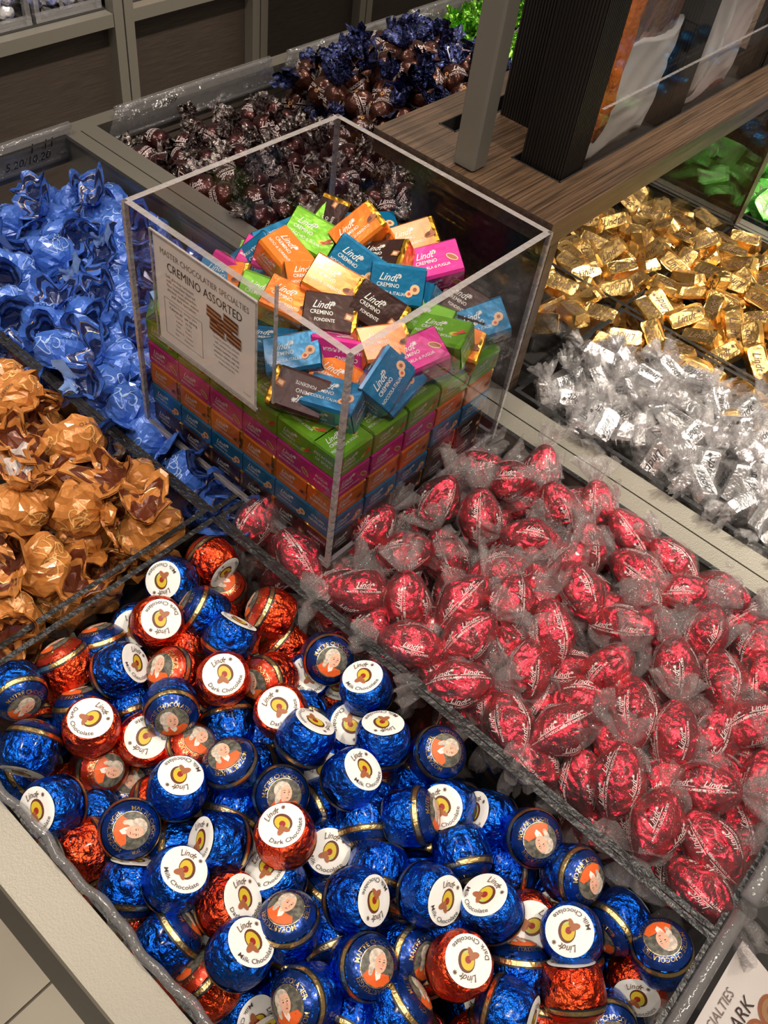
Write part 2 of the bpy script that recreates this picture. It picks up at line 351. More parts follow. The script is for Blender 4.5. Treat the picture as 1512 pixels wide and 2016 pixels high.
    stamp(mb, 'Milk Chocolate' if colour == 'blue' else 'Dark Chocolate', .0035, arc(under(.0007), .0102, -math.pi/2, True), 7, sx=1.12, bold=.002)
    a.append(('sticker', mb.build('sticker', [K['white_paper'], K['choc'], K['marzipan'], K['core_red'], K['almond'], K['pistachio'], K['ink_brown'], K['ink']]), 'round white paper sticker'))
    return a
def fan_surface(g, r0, r1, length, n=40, rows=9, flat=.55, lobes=5, jitter=.25):
    t = np.linspace(0, TAU, n, endpoint=False); p = g.uniform(0, TAU, 5); bend = g.normal(0, .22, 2); out = []
    tips = g.uniform(.65, 1.2, n); tips = (tips+np.roll(tips, 1)+np.roll(tips, 2))/3
    for i in range(rows):
        u = i/(rows-1); k = u**.8
        r = r0+(r1-r0)*k*(1+.34*np.sin(lobes*t+p[0]+2*u)+jitter*np.sin((lobes*2+1)*t+p[1])+.10*np.sin(23*t+p[2]))
        zz = length*u*(1+.25*u*(tips-1)*2)+.0020*u*np.sin(7*t+p[3])
        x = r*np.cos(t)+bend[0]*length*u*u; y = r*np.sin(t)*(flat+(1-flat)*(1-u))+bend[1]*length*u*u
        out.append(np.stack([x, y, zz], 1))
    return np.array(out)
def twist_parts(seed, R0, L, body, fan_mat, fan_name, text=None, shell=None, fan_r=.014, fan_l=.017, square=2, hy=1., pleat=.045, ext=None, fan_label=None):
    g = np.random.default_rng(seed); a = []; n = 48; t = np.linspace(0, TAU, n, endpoint=False); ph = g.uniform(0, TAU, 8); tw = g.uniform(-60, 60); facm = g.uniform(.4, 1, 3)*pleat*1.6; facp = g.uniform(0, TAU, 3); facz = g.uniform(-110, 110, 3)
    def rad(tt, z):
        q = np.clip(1-np.abs(z/L)**(2.2 if square == 2 else 6), 0, 1)**(.56 if square == 2 else .35)
        fd = 0
        for k_ in range(3): fd = fd+facm[k_]*np.abs(np.sin((k_+1.)*tt+facp[k_]+z*facz[k_]))
        cs = (np.abs(np.cos(tt))**square+np.abs(np.sin(tt)/hy)**square)**(-1/square) if square != 2 or hy != 1 else 1
        fold = 1+pleat*(np.abs(np.sin(3*tt+ph[0]+z*tw))-.6)*(.35+.65*np.abs(z/L))+.6*pleat*np.sin(2*tt+ph[1])*np.sin(z/L*3+ph[2])+pleat*.35*np.sin(5*tt+ph[3]+z*220)
        tip = 1 if square != 2 or L < .02 else 1-.30*np.abs(z/L)**1.2
        return (.0022+(R0-.0022)*q)*cs*(fold-fd+pleat*1.2)*tip
    def surf(off=0.):
        def fn(tt, z):
            r = rad(tt, z)+off; return np.stack([r*np.cos(tt), r*np.sin(tt), z], -1)
        return fn
    zz = L*np.sin(np.linspace(-math.pi/2, math.pi/2, 25)); T, Z = np.meshgrid(t, zz)
    mb = MB(); mb.grid(surf()(T, Z)); mats = [body]
    if text:
        mats += text['mats']; text['draw'](mb, surf, g, R0, L)
    a.append(('foil_wrapper', mb.build('foil_wrapper', mats), None))
    if shell:
        mb = MB(); Z2 = np.linspace(-L*.97, L*.97, 22); T2, ZZ = np.meshgrid(t, Z2); P = surf(.0009)(T2, ZZ)
        k = 1+.035*np.sin(9*T2+ph[4]+ZZ*300)+.03*np.sin(4*T2+ph[5]); P[..., 0] *= k; P[..., 1] *= k
        mb.grid(P, 0, True, False); a.append(('cellophane', mb.build('cellophane', shell), 'clear cellophane'))
    for s in (1, -1):
        mb = MB(); P = fan_surface(g, .0024, fan_r, fan_l); P[..., 2] = s*(L*.93+P[..., 2])
        if s < 0: P[..., 1] *= -1
        mb.grid(P, 0, True, False)
        a.append((fan_name, mb.build(fan_name, fan_mat), fan_label))
    return a
def red_text(mb, surf, g, R0, L):
    base = g.uniform(0, 6)
    for i in range(5):
        th = base+i*TAU/5
        for j, zc in enumerate((-.0105, .009) if i % 2 else (-.001,)):
            def fn(x, y, th=th, zc=zc):
                return surf(.0004)(th-y/R0, np.clip(zc+x, -L*.93, L*.93))
            stamp(mb, 'Lindt', .0058, fn, 1, .5, .0, cx=-.001, cy=.0026, sx=.9); logo(mb, .0062, .0034, .0022, fn, 1)
            xs = np.linspace(-.0078, .0085, 8); ribbon(mb, list(zip(xs, xs*0)), .0004, fn, 1, False)
            stamp(mb, 'MAITRE CHOCOLATIER', .0023, fn, 1, 0, .006, cy=-.0021, sx=1.0)
def ball_text(word, extra=None):
    def draw(mb, surf, g, R0, L):
        base = g.uniform(0, 6)
        for i in range(3):
            th = base+i*TAU/3
            def fn(x, y): return surf(.0004)(th+x/R0, np.clip(y, -L*.9, L*.9))
            stamp(mb, 'Lindt', .0075, fn, 1, .45, .01, cy=.003); xs = np.linspace(-.009, .009, 8); ribbon(mb, list(zip(xs, xs*0+.0002)), .0006, fn, 1, False)
            stamp(mb, word, .0040, fn, 1, 0, .01, cy=-.003)
            if extra: disc(mb, .0135, 0, .0022, .0018, fn, 2, 0, 10); disc(mb, .0135, 0, .0009, .0009, lambda x, y: surf(.0006)(th+x/R0, y), 3, 0, 8)
    return draw
def pouch_parts(seed, wrap, inner, pale, swirl, parch):
    g = np.random.default_rng(seed); n = 80; fac = g.uniform(-1, 1, (6, 9)); fac[:, -1] = fac[:, 0]; fac[:, 1:-1] *= 1
    ph = g.uniform(0, TAU, 8); cor = g.uniform(.8, 1.25, 4); bend = g.normal(0, .30, 2); tri = g.uniform(0, TAU)
    H = .031
    def surf(off=0.):
        def fn(tt, s):
            tt = np.asarray(tt, float); s = np.asarray(s, float)
            zb = s/.6                                         # body
            zz = np.where(s < .6, H*(.5-.5*np.cos(np.clip(zb, 0, 1)*math.pi))*.86+.0, 0)
            rb = .0188*np.clip(np.sin(np.clip(zb*.94+.06, 0, 1)*math.pi), 0, 1)**.62
            fi = (tt % TAU)/TAU*8; si = np.clip(zb, 0, 1)*5; i0 = np.clip(fi.astype(int), 0, 7); j0 = np.clip(si.astype(int), 0, 4); a_ = fi-i0; b_ = si-j0
            fv = np.where(a_+b_ < 1, fac[j0, i0]+a_*(fac[j0, i0+1]-fac[j0, i0])+b_*(fac[j0+1, i0]-fac[j0, i0]),
                          fac[j0+1, i0+1]+(1-a_)*(fac[j0+1, i0]-fac[j0+1, i0+1])+(1-b_)*(fac[j0, i0+1]-fac[j0+1, i0+1]))
            cube = (np.abs(np.cos(tt+tri))**3.2+np.abs(np.sin(tt+tri))**3.2)**(-1/3.2)
            rb = np.maximum(rb, .0042*(zb > .5))*(1+.19*fv)*(1+(cube-1)*.85*np.clip(1.3-zb, 0, 1))*(1+.13*np.sin(11*tt+ph[0])*np.clip((zb-.55)/.45, 0, 1))
            u = np.clip((s-.6)/.4, 0, 1); c4 = np.cos(4*(tt+tri)); q = np.interp((tt+tri) % TAU, np.linspace(0, TAU, 5), np.append(cor, cor[0]))
            rf = .0042+u**.85*(.0150+.0048*c4)*q*(1+.15*np.sin(3*tt+ph[1])+.06*np.sin(5*tt+ph[2]+2*u)+.05*np.sin(13*tt)*(1-u))
            zf = H*.86+u*(.0175+.0060*c4)*q+.0022*u*np.sin(5*tt+ph[3])-.005*u*u
            r = np.where(s < .6, rb, rf)+off; z = np.where(s < .6, zz, zf)
            x = r*np.cos(tt)+bend[0]*.016*u*u; y = r*np.sin(tt)*(1-.25*u)+bend[1]*.016*u*u
            return np.stack([x, y, z-.015], -1)
        return fn
    ideal = surf; NC = 26
    sv = np.concatenate([np.linspace(0, .6, 10), np.linspace(.66, 1, 6)]); nb = len(sv)
    tc_ = np.linspace(0, TAU, NC, endpoint=False); T, Sg = np.meshgrid(tc_, sv); G = ideal()(T, Sg); jit = g.normal(0, .0008 if swirl == K['swirl_o'] else .00045, G.shape); jit[0] *= .2; jit[9:11] *= .3; G = G+jit
    def surf(off=0.):
        def fn(tt, s):
            tt, s = np.broadcast_arrays(np.asarray(tt, float), np.asarray(s, float)); a_ = (tt % TAU)/TAU*NC; i0 = np.floor(a_).astype(int) % NC; i1 = (i0+1) % NC; a_ = (a_-np.floor(a_))[..., None]
            q = np.interp(s, sv, np.arange(nb)); j0 = np.clip(np.floor(q).astype(int), 0, nb-2); b_ = (q-j0)[..., None]
            P00, P01, P10, P11 = G[j0, i0], G[j0, i1], G[j0+1, i0], G[j0+1, i1]
            P = np.where(a_+b_ < 1, P00+a_*(P01-P00)+b_*(P10-P00), P11+(1-a_)*(P10-P11)+(1-b_)*(P01-P11))
            e1 = P01-P00; e2 = P10-P00; n_ = np.cross(e1, e2); n_ = n_/(np.linalg.norm(n_, axis=-1, keepdims=True)+1e-12); c_ = P+[0, 0, .0]; c_ = np.concatenate([c_[..., :2], np.zeros_like(c_[..., :1])], -1)
            sg = np.sign(np.sum(n_*c_, -1, keepdims=True)); return P+n_*off*np.where(sg == 0, 1, sg)
        return fn
    def tri_grid(mb, G_, mats):
        a0, b0 = G_.shape[:2]; f = []; mm = []
        for i in range(a0-1):
            for j in range(b0):
                k = (j+1) % b0; f += [(i*b0+j, i*b0+k, (i+1)*b0+j), (i*b0+k, (i+1)*b0+k, (i+1)*b0+j)]; mm += [mats[i]]*2
        mb.add(G_.reshape(-1, 3), f, mm)
    a = []; mb = MB(); tri_grid(mb, G, [0]*nb); mb.f.append(tuple(range(NC))[::-1]); mb.m.append(0)
    t = np.linspace(0, TAU, n, endpoint=False)
    for k in range(7):
        th = ph[k]+k*.9; s0 = .16+.3*g.random(); sg = g.choice([-1, 1])
        def fn(x, y): return surf(.00045)(th+x/.018, np.clip(s0+y/.075, .02, .58))
        q = np.linspace(0, 1, 22); an = q*TAU*1.25+k; rr = .0012+.0060*q
        ribbon(mb, list(zip(sg*rr*np.cos(an), rr*np.sin(an)*.9)), .0009, fn, 1)
        ribbon(mb, list(zip(sg*(.003+.009*q), .006*np.sin(q*4))), .0009, fn, 1)
    for k in range(2):
        th = ph[6]+k*math.pi
        def fn(x, y): return surf(.0005)(th+x/.018, np.clip(.30+y/.075, .02, .58))
        stamp(mb, 'FIORETTO', .0038, fn, 2, 0, .004)
    a.append(('foil_pouch', mb.build('foil_pouch', [wrap, swirl, K['ink_brown'] if swirl == K['swirl_o'] else K['blue_inner']], False), None))
    mb = MB(); sq = np.array([.66, .728, .80, .81, .85, .90, .91, .95, .995]); T, Sg = np.meshgrid(tc_, sq); P = surf(-.0009)(T, Sg)
    tri_grid(mb, P, [0, 1, 2, 0, 0, 2, 1, 1]); mb.f.append(tuple(range(NC))); mb.m.append(0)
    a.append(('inner_sheet', mb.build('inner_sheet', [inner, wrap, K['gold_line']], False), 'darker printed inside of the wrapper'))
    if parch:
        mb = MB(); T, Sg = np.meshgrid(t[:22]*.9+ph[5], np.linspace(.7, 1, 7)); P = surf(-.0016)(T, Sg); P[..., :2] *= 1.12; P[..., 2] += .004*np.linspace(0, 1, 7)[:, None]
        mb.grid(P, 0, False, False); a.append(('tissue_liner', mb.build('tissue_liner', K['parchment'] if swirl == K['swirl_o'] else pale), 'pale translucent tissue corner'))
    return a
def bar_body(mb, hx, hy, h, tx, ty, g, m=0):
    n = 32; t = np.linspace(0, TAU, n, endpoint=False)+TAU/64; rows = []
    for z, k in ((0, 0), (.0, .9), (.0008, 1.0), (h*.3, .94), (h*.85, .2), (h, .0), (h, -.15)):
        X = tx+(hx-tx)*np.clip(k, 0, 1); Y = ty+(hy-ty)*np.clip(k, 0, 1)
        if k == 0 and z == 0: X, Y = hx*.9, hy*.9
        if k < 0: X, Y = tx*.93, ty*.9
        q = (np.abs(np.cos(t))**9+np.abs(np.sin(t))**9)**(-1/9)
        wob = 1+.012*np.sin(5*t+g.uniform(0, 6))
        rows.append(np.stack([X*q*np.cos(t)*wob, Y*q*np.sin(t)*wob, np.full(n, z-h/2)+.0003*np.sin(3*t+g.uniform(0, 6))], 1))
    mb.grid(np.array(rows), m)
def bar_parts(seed, mat, hx, hy, h, tx, ty, text=None, shell=None, ink='ink_brown'):
    g = np.random.default_rng(seed); a = []; mb = MB(); bar_body(mb, hx, hy, h, tx, ty, g)
    for s in (1, -1):                                        # folded foil ends
        z0 = -h/2; mb.add([(s*hx*.9, -hy*.8, z0+.001), (s*hx*1.09, -hy*.35, z0+.0005), (s*hx*1.10, hy*.4, z0+.0012), (s*hx*.9, hy*.8, z0+.001), (s*tx, 0, h/2*.5)], [(0, 1, 4), (1, 2, 4), (2, 3, 4)], 0)
    if text:
        def fn(x, y): return np.stack([x, y, x*0+h/2+.00025], 1)
        stamp(mb, text, min(ty*1.35, .0125), fn, 1, .45, .012, cx=-tx*.08, sx=.85); logo(mb, tx*.78, ty*.25, ty*.55, fn, 1)
    a.append(('foil_wrapper', mb.build('foil_wrapper', [mat, K[ink]], False), None))
    if shell:
        n = 44; t = np.linspace(0, TAU, n, endpoint=False); mb = MB(); rows = []; p = g.uniform(0, 6, 6)
        for x in np.linspace(-hx*1.05, hx*1.05, 14):
            q = (np.abs(np.cos(t))**4+np.abs(np.sin(t))**4)**(-1/4)*(1+.10*np.sin(6*t+p[0]+x*200)+.07*np.sin(11*t+p[1]-x*300))
            e = 1-.45*(abs(x)/(hx*1.05))**6; rows.append(np.stack([np.full(n, x), (hy+.002)*q*np.cos(t)*e, (h/2+.0022)*q*np.sin(t)*e], 1))
        mb.grid(np.array(rows), 0, True, False); a.append(('cellophane', mb.build('cellophane', K['cello']), 'clear cellophane'))
        for s in (1, -1):
            mb = MB()
            for lb in (4, 6):
                P = fan_surface(g, .003, .012, .014, lobes=lb); P = np.stack([s*(hx*.98+P[..., 2]), P[..., 0], P[..., 1]], -1); mb.grid(P, 0, True, False)
            a.append(('cellophane_twist', mb.build('cellophane_twist', K['cello_fan']), 'crumpled clear cellophane end'))
    return a
CW = {'teal': ('NOCCIOLA ITALIANA', 'ITALIAN', 'HAZELNUT'), 'green': ('PISTACCHIO di SICILIA', 'PISTACHIO', 'OF SICILY'), 'orange': ('NOCI di SORRENTO', 'NOCI di', 'SORRENTO'), 'magenta': ('MANDORLA di PUGLIA', 'PUGLIA', 'ALMOND'), 'brown': ('FONDENTE', 'FONDENTE', 'DARK')}
BX, BY, BZ_ = .0167, .0117, .0097
def carton_parts(c):
    a = []; mb = MB(); mb.box((-BX, -BY, -BZ_), (BX, BY, BZ_), 0, .0011)
    end = 'carton_gold' if c in ('orange', 'brown') else 'carton_'+c
    a.append(('foil_block', mb.build('foil_block', K[end], False), None))
    mb = MB(); e = .0004; x1 = BX-.0004 if end == 'carton_'+c else BX-.0035
    x0 = -BX+.0004
    b = .0012; prof = [(-BY-e, -BZ_+.001), (-BY-e, BZ_-b), (-BY+b, BZ_+e), (BY-b, BZ_+e), (BY+e, BZ_-b), (BY+e, -BZ_+.001)]
    mb.grid(np.array([[(x0, y, z) for y, z in prof], [(x1, y, z) for y, z in prof]]), 0, False, False)
    for s in (-1, 1):
        if end == 'carton_'+c or s < 0:
            X = s*(BX+.0003); mb.add([(X, -BY, -BZ_+.001), (X, BY, -BZ_+.001), (X, BY, BZ_-.001), (X, -BY, BZ_-.001)], [(0, 1, 2, 3)], 0)
    def top(x, y): return np.stack([x, y, x*0+BZ_+e+.0002], 1)
    def front(x, y): return np.stack([x, x*0-BY-e-.0002, y], 1)
    def back(x, y): return np.stack([-x, x*0+BY+e+.0002, y], 1)
    def endf(s):
        return lambda x, y: np.stack([x*0+s*(BX+.0005), s*x, y], 1)
    W = CW[c]
    for fn, k in ((top, .92), (front, .80), (back, .80)):
        stamp(mb, 'Lindt', .0070*k, fn, 1, .5, .004, cx=-.0062, cy=.0046*k, sx=.85); logo(mb, .0006, .0058*k, .003, fn, 1)
        stamp(mb, 'CREMINO', .0038*k, fn, 1, 0, .004, cx=-.0056, cy=-.0006*k, sx=.9)
        stamp(mb, W[0], .0031*k, fn, 1, 0, .002, cx=-.0034, cy=-.0054*k, sx=.84)
        o = (lambda x, y, fn=fn: fn(x, y))
        def up(q, fn=fn):
            def h(x, y):
                P = fn(x, y); d = {top: (2, 1), front: (1, -1), back: (1, 1)}[fn]; P[:, d[0]] += d[1]*q; return P
            return h
        X = .0110; Y = -.0012
        if c == 'teal':
            disc(mb, X, Y, .0030, .0030, up(.0001), 3, 0, 14); disc(mb, X, Y, .0013, .0013, up(.0002), 4, 0, 8); disc(mb, X-.0032, Y-.003, .0024, .0021, up(.00015), 3, .5, 12); disc(mb, X-.0032, Y-.003, .001, .001, up(.00025), 5, 0, 8)
        elif c == 'green':
            disc(mb, X-.002, Y-.001, .0030, .0016, up(.0001), 6, .2, 12); disc(mb, X-.001, Y-.001, .0018, .0009, up(.0002), 5, .2, 12); disc(mb, X+.001, Y+.0015, .0034, .0008, up(.0002), 5, .9, 10); disc(mb, X+.0022, Y+.0008, .0032, .0007, up(.0003), 5, .5, 10)
        elif c == 'magenta':
            disc(mb, X, Y, .0042, .0021, up(.0001), 3, -.7, 14); disc(mb, X, Y, .0036, .0014, up(.0002), 4, -.7, 14)
        elif c == 'orange':
            disc(mb, X, Y-.001, .0040, .0020, up(.0001), 4, .1, 12); disc(mb, X-.001, Y-.0005, .0026, .0014, up(.0002), 7, .4, 12); disc(mb, X+.001, Y+.0005, .002, .0007, up(.0003), 4, 1.2, 10)
        else:
            poly(mb, [(X-.003, Y-.002), (X+.002, Y-.003), (X+.003, Y+.001), (X-.002, Y+.002)], up(.0001), 4); poly(mb, [(X-.002, Y-.0015), (X+.001, Y-.002), (X+.0016, Y), (X-.0014, Y+.001)], up(.0002), 3)
    for s in (1, -1):
        if end == 'carton_'+c or s < 0:
            stamp(mb, W[1], .0034, endf(s), 1, 0, .004, cy=.0028); stamp(mb, W[2], .0034, endf(s), 1, 0, .004, cy=-.0015)
    a.append(('printed_sleeve', mb.build('printed_sleeve', [K['carton_'+c], K['print_pale'], K['choc'], K['print_tan'], K['almond'], K['print_red'], K['print_lime'], K['choc']], False), 'printed paper sleeve'))
    return a
PROTO = {}
for i in range(3):
    PROTO['blue_ball', i] = ball_parts('blue', 10+i); PROTO['red_ball', i] = ball_parts('red', 20+i)
RT = {'mats': [K['white_print']], 'draw': red_text}
for i in range(6): PROTO['red_truffle', i] = twist_parts(30+i, .0176, .0240, K['red_truffle'], K['cello_fan'], 'cellophane_twist', RT, K['cello'], .0165, .0195, fan_label='crumpled clear cellophane end')
for i in range(4):
    PROTO['dark_truffle', i] = twist_parts(40+i, .0142, .0142, K['fond_body'], K['fond_fan'], 'foil_twist', {'mats': [K['white_print']], 'draw': ball_text('FONDENTE')}, None, .0130, .0150, pleat=.03, fan_label='crumpled silver and black foil end')
    PROTO['navy_truffle', i] = twist_parts(50+i, .0138, .0160, K['navy_body'], K['navy_fan'], 'foil_twist', {'mats': [K['white_print'], K['nut_print'], K['choc']], 'draw': ball_text('NOCCIONOIR', 1)}, None, .0150, .0170, pleat=.04, fan_label='crumpled navy foil end')
    PROTO['lime_sweet', i] = twist_parts(60+i, .0080, .0150, K['lime_foil'], K['lime_foil'], 'foil_twist', None, None, .0085, .0085, square=5, hy=.75)
    PROTO['gold_bar', i] = bar_parts(70+i, K['gold_foil'], .0190, .0108, .0120, .0160, .0078, 'Lindt')
    PROTO['silver_bar', i] = bar_parts(80+i, K['silver_foil'], .0175, .0100, .0110, .0150, .0075, 'Lindt', True, 'black_line')
    PROTO['mint_block', i] = bar_parts(90+i, K['mint_wrap'], .0175, .0155, .0100, .0165, .0145, 'Lindt', None, 'ink_grey')
for i in range(5):
    PROTO['blue_pouch', i] = pouch_parts(100+i, K['blue_wrap'], K['blue_inner'], K['blue_pale'], K['swirl_b'], i == 2)
    PROTO['brown_pouch', i] = pouch_parts(110+i, K['brown_wrap'], K['brown_inner'], K['brown_pale'], K['swirl_o'], i in (1, 3))
for c in CC: PROTO['carton_'+c, 0] = carton_parts(c)
for i in range(2):
    PROTO['azure_ball', i] = twist_parts(120+i, .0150, .0150, K['azure_foil'], K['cello_fan'], 'cellophane_twist', None, None, .009, .010, pleat=.02)
    PROTO['pearl_sweet', i] = twist_parts(125+i, .0160, .0170, K['pearl_foil'], K['cello_fan'], 'cellophane_twist', None, None, .014, .012, pleat=.05)
    PROTO['amber_sweet', i] = twist_parts(127+i, .0160, .0170, K['amber_foil'] if 0 else K['gold_foil'], K['cello_fan'], 'cellophane_twist', None, None, .014, .012, pleat=.05)
KIND_NAME = dict(blue_ball='chocolate_ball', red_ball='chocolate_ball', red_truffle='wrapped_truffle', dark_truffle='twisted_truffle', navy_truffle='twisted_truffle', lime_sweet='green_sweet', gold_bar='gold_chocolate_bar', silver_bar='silver_chocolate_bar', mint_block='green_chocolate_block', blue_pouch='pouch_truffle', brown_pouch='pouch_truffle', azure_ball='turquoise_ball', pearl_sweet='wrapped_sweet', amber_sweet='wrapped_sweet')
ITEMS = []                                                     # (root, kind, position, look) for the describing pass
def put(kind, P, Rm, look=None, pile='', seen=True, scale=1.):
    ks = [k for k in PROTO if k[0] == kind]; pr = PROTO[kind, int(rng.integers(len(ks)))]
    root = link(KIND_NAME.get(kind, 'boxed_chocolate'), None, None, None)
    mw = mat4(Rm, P)
    if scale != 1: mw = mw @ Matrix.Scale(scale, 4)
    root.matrix_world = mw; root.empty_display_size = .01
    for nm, me, lab in pr:
        o = link(nm, me, root)
        if lab: o['label'] = lab
    ITEMS.append(dict(o=root, kind=kind, P=np.array(P), look=look, pile=pile, seen=seen, R=Rm)); return root
# ---------------------------------------------------------------- heaping: things already lying push later ones down the line of sight
class Heap:
    def __init__(s, r, region, floor): s.r = r; s.reg = region; s.fl = floor; s.P = []
    def free(s, P, k=1.86):
        return not s.P or np.min(np.linalg.norm(np.array(s.P)-P, axis=1)) > s.r*k
    def clamp(s, P):
        x0, x1, y0, y1 = s.reg
        if P[2] < .004: P = np.array([min(max(P[0], x0), x1), min(max(P[1], y0), y1), P[2]])
        return P
    def seen(s, u, v, zs, deeper=0., k=1.80):
        d = ray(u, v); P = bz(u, v, 0)
        for _ in range(6): P = bz(u, v, zs(P[0], P[1]))
        P = P+d*deeper
        for i in range(60):
            Q = s.clamp(P)
            if s.free(Q, k) : break
            P = P+d*.0012
        s.P.append(Q); return Q
    def fill(s, n, zs, depth, k=1.75, tries=4000):
        out = []; x0, x1, y0, y1 = s.reg
        for _ in range(tries):
            if len(out) >= n: break
            x, y = rng.uniform(x0, x1), rng.uniform(y0, y1); z = zs(x, y)-depth
            for j in range(12):
                P = np.array([x, y, z-j*.003])
                if P[2] < s.fl: break
                if s.free(P, k): s.P.append(P); out.append(P); break
        return out
# ---------------------------------------------------------------- the setting
def struct(name, mb, mats, smooth=False):
    o = link(name, mb.build(name, mats, smooth)); o['kind'] = 'structure'; return o
ZF = -.85
mb = MB()
mb.box((-1.9, -1.6, ZF-.02), (1.8, 2.6, ZF-.004), 1)
g0 = .36; fx0, fy0 = .02, -.02
for i in range(-5, 6):
    for j in range(-5, 8):
        x, y = fx0+i*g0, fy0+j*g0; mb.box((x+.002, y+.002, ZF-.006), (x+g0-.002, y+g0-.002, ZF), 0)
struct('floor', mb, [K['tile'], K['grout']])
# ---------------------------------------------------------------- counter with steel frame
ctr = thing('display_counter', 'steel-framed display counter with sunken trays of sweets', 'display counter', (0, 0, ZF))
def cpart(name, boxes, mats, label=None, bev=0):
    mb = MB()
    for b in boxes: mb.box(np.array(b[0])-[0, 0, ZF], np.array(b[1])-[0, 0, ZF], b[2] if len(b) > 2 else 0, bev)
    return part(name, mb, mats, ctr, False, label)
XL, XR = -.432, .60
cpart('front_rim', [((XL, -.2775, -.006), (XR, -.2515, 0)), ((XL, -.2775, -.030), (XR, -.2755, -.006))], [K['steel']], None)
cpart('side_rim', [((XL, -.2515, -.03), (-.411, 1.2, 0))], [K['steel']])
cpart('centre_rail', [((-.411, .2175, -.006), (XR, .2375, 0)), ((-.411, .2175, -.06), (XR, .2195, -.006))], [K['steel']])
cpart('centre_rail', [((-.411, .2390, -.006), (XR, .2590, 0)), ((-.411, .2570, -.06), (XR, .2590, -.006))], [K['steel']])
cpart('rear_rail', [((.034, .690, -.006), (XR, .7015, 0)), ((.034, .690, -.06), (XR, .692, -.006))], [K['steel']])
cpart('rear_rail', [((.034, .7030, -.006), (XR, .7150, 0)), ((.034, .713, -.06), (XR, .715, -.006))], [K['steel']])
cpart('deck', [((-.43, -.27, -.11), (XR, 1.2, -.097))], [K['void']])
cpart('body_panel', [((-.425, -.262, ZF+.08), (XR, 1.2, -.11)), ((-.40, -.24, ZF), (XR-.02, 1.18, ZF+.08))], [K['wood_dark']])
# ---------------------------------------------------------------- acrylic trays
def tray(x0, x1, y0, y1, label, top=.004, walls='fblr', group=None):
    t = thing('acrylic_tray', label, 'tray', ((x0+x1)/2, (y0+y1)/2, -.097)); o = np.array([(x0+x1)/2, (y0+y1)/2, -.097]); h = .0042
    W = {'f': ((x0, y0, -.092), (x1, y0+h, top)), 'b': ((x0, y1-h, -.092), (x1, y1, top)), 'l': ((x0, y0+h, -.092), (x0+h, y1-h, top)), 'r': ((x1-h, y0+h, -.092), (x1, y1-h, top))}
    for k in walls:
        a, b = W[k]; mb = MB(); mb.box(np.array(a)-o, np.array(b)-o, [0, 1, 0, 0, 0, 0]); part('side_panel', mb, [K['acrylic_clear'], K['tray_edge']], t)
    mb = MB(); mb.box(np.array((x0, y0, -.097))-o, np.array((x1, y1, -.092))-o, 0); part('base_panel', mb, [K['acrylic_clear']], t)
    return t, o
TB, _ = tray(-.408, .1075, -.0252, .2165, 'clear acrylic tray holding the blue pouch truffles')
TC, _ = tray(-.408, .1035, -.2505, -.0258, 'clear acrylic tray holding the caramel-brown pouch truffles')
TM, oM = tray(.1095, .530, -.2505, -.0258, 'clear acrylic tray of blue and red chocolate balls, wavy front lip')
TR, _ = tray(.1115, .530, -.0252, .2165, 'clear acrylic tray holding the red cellophane truffles')
TF, _ = tray(-.408, .030, .2605, .499, 'clear acrylic tray holding the dark brown twisted truffles', -.034)
TN, _ = tray(-.408, .030, .5035, .784, 'clear acrylic tray heaped with navy and brown twisted truffles', -.034)
TG, _ = tray(-.408, .030, .7885, 1.08, 'clear acrylic tray of small bright green sweets', -.034)
TS, _ = tray(.176, .530, .2605, .4445, 'clear acrylic tray of silver bars beside the steel centre rail')
TO, _ = tray(.040, .530, .4485, .6885, 'clear acrylic tray of gold bars')
TI, _ = tray(.040, .530, .7165, .860, 'clear acrylic tray of green square blocks')
TA, _ = tray(.040, .530, .8645, 1.19, 'clear acrylic tray of turquoise balls')
mb = MB(); rows = []; xs = np.linspace(.112, .528, 180)
for k in range(10):
    a = k/10*TAU; rows.append(np.stack([xs, -.2475+.0028*np.cos(a)+.0012*np.sin(xs*95)+.0006*np.sin(xs*260), .0045+.0030*np.sin(a)+.0008*np.sin(xs*140)], 1))
P = np.array(rows).transpose(1, 0, 2)-oM; mb.grid(P, 0); part('wavy_lip', mb, [K['acrylic_lip']], TM, True, 'wavy rounded clear lip along the steel rim')
def tag_holder(parent, y0, y1, x=-.408, sgn=-1, writing=None, w=.006, hgt=.029, wsize=.017, wy=.5, inset=.020):
    o = np.array(parent.matrix_world.translation) if False else np.array(parent.location)
    mb = MB(); h = .002; zb = -.020
    def P(q, y, off=0): return (x+sgn*(w*q)+off*(-sgn)*.9, y, zb+hgt*q+off*.5)
    sec = [(0, 0), (1, 0), (1, h), (0, h)]
    A = [[P(q, y0+inset*q, of) for q, of in sec], [P(q, y1-inset*.25*q, of) for q, of in sec]]
    mb.grid(np.array(A)-o, 0)
    c = np.array(P(1, 0)); ys = np.linspace(y0+inset, y1-inset*.25, 14); t = np.linspace(0, TAU, 12, endpoint=False)
    mb.grid(np.array([np.stack([c[0]+.0045*np.cos(t), t*0+y, c[2]+.0035*np.sin(t)], 1) for y in ys])-o, 0)
    mb.grid(np.array([np.stack([x+.003*np.cos(t), t*0+y, zb+.003*np.sin(t)], 1) for y in (y0, y1)])-o, 0)
    if writing:
        def fn(a, b): q = b/math.hypot(w, hgt); return np.stack([x+sgn*w*q-sgn*.0035, a, zb+hgt*q+.0018], 1)-o
        for txt, cy, cq, sz in writing: stamp(mb, txt, sz, fn, 1, .35, .0, cx=cy, cy=cq, sx=1.2)
    return part('ticket_holder', mb, [K['acrylic_lip'], K['black_line']], parent, True, 'clear sloping ticket holder')
tag_holder(TB, -.02, .232, writing=[('5.20/10.20', .165, .008, .011), ('1  11', .185, .019, .013)])
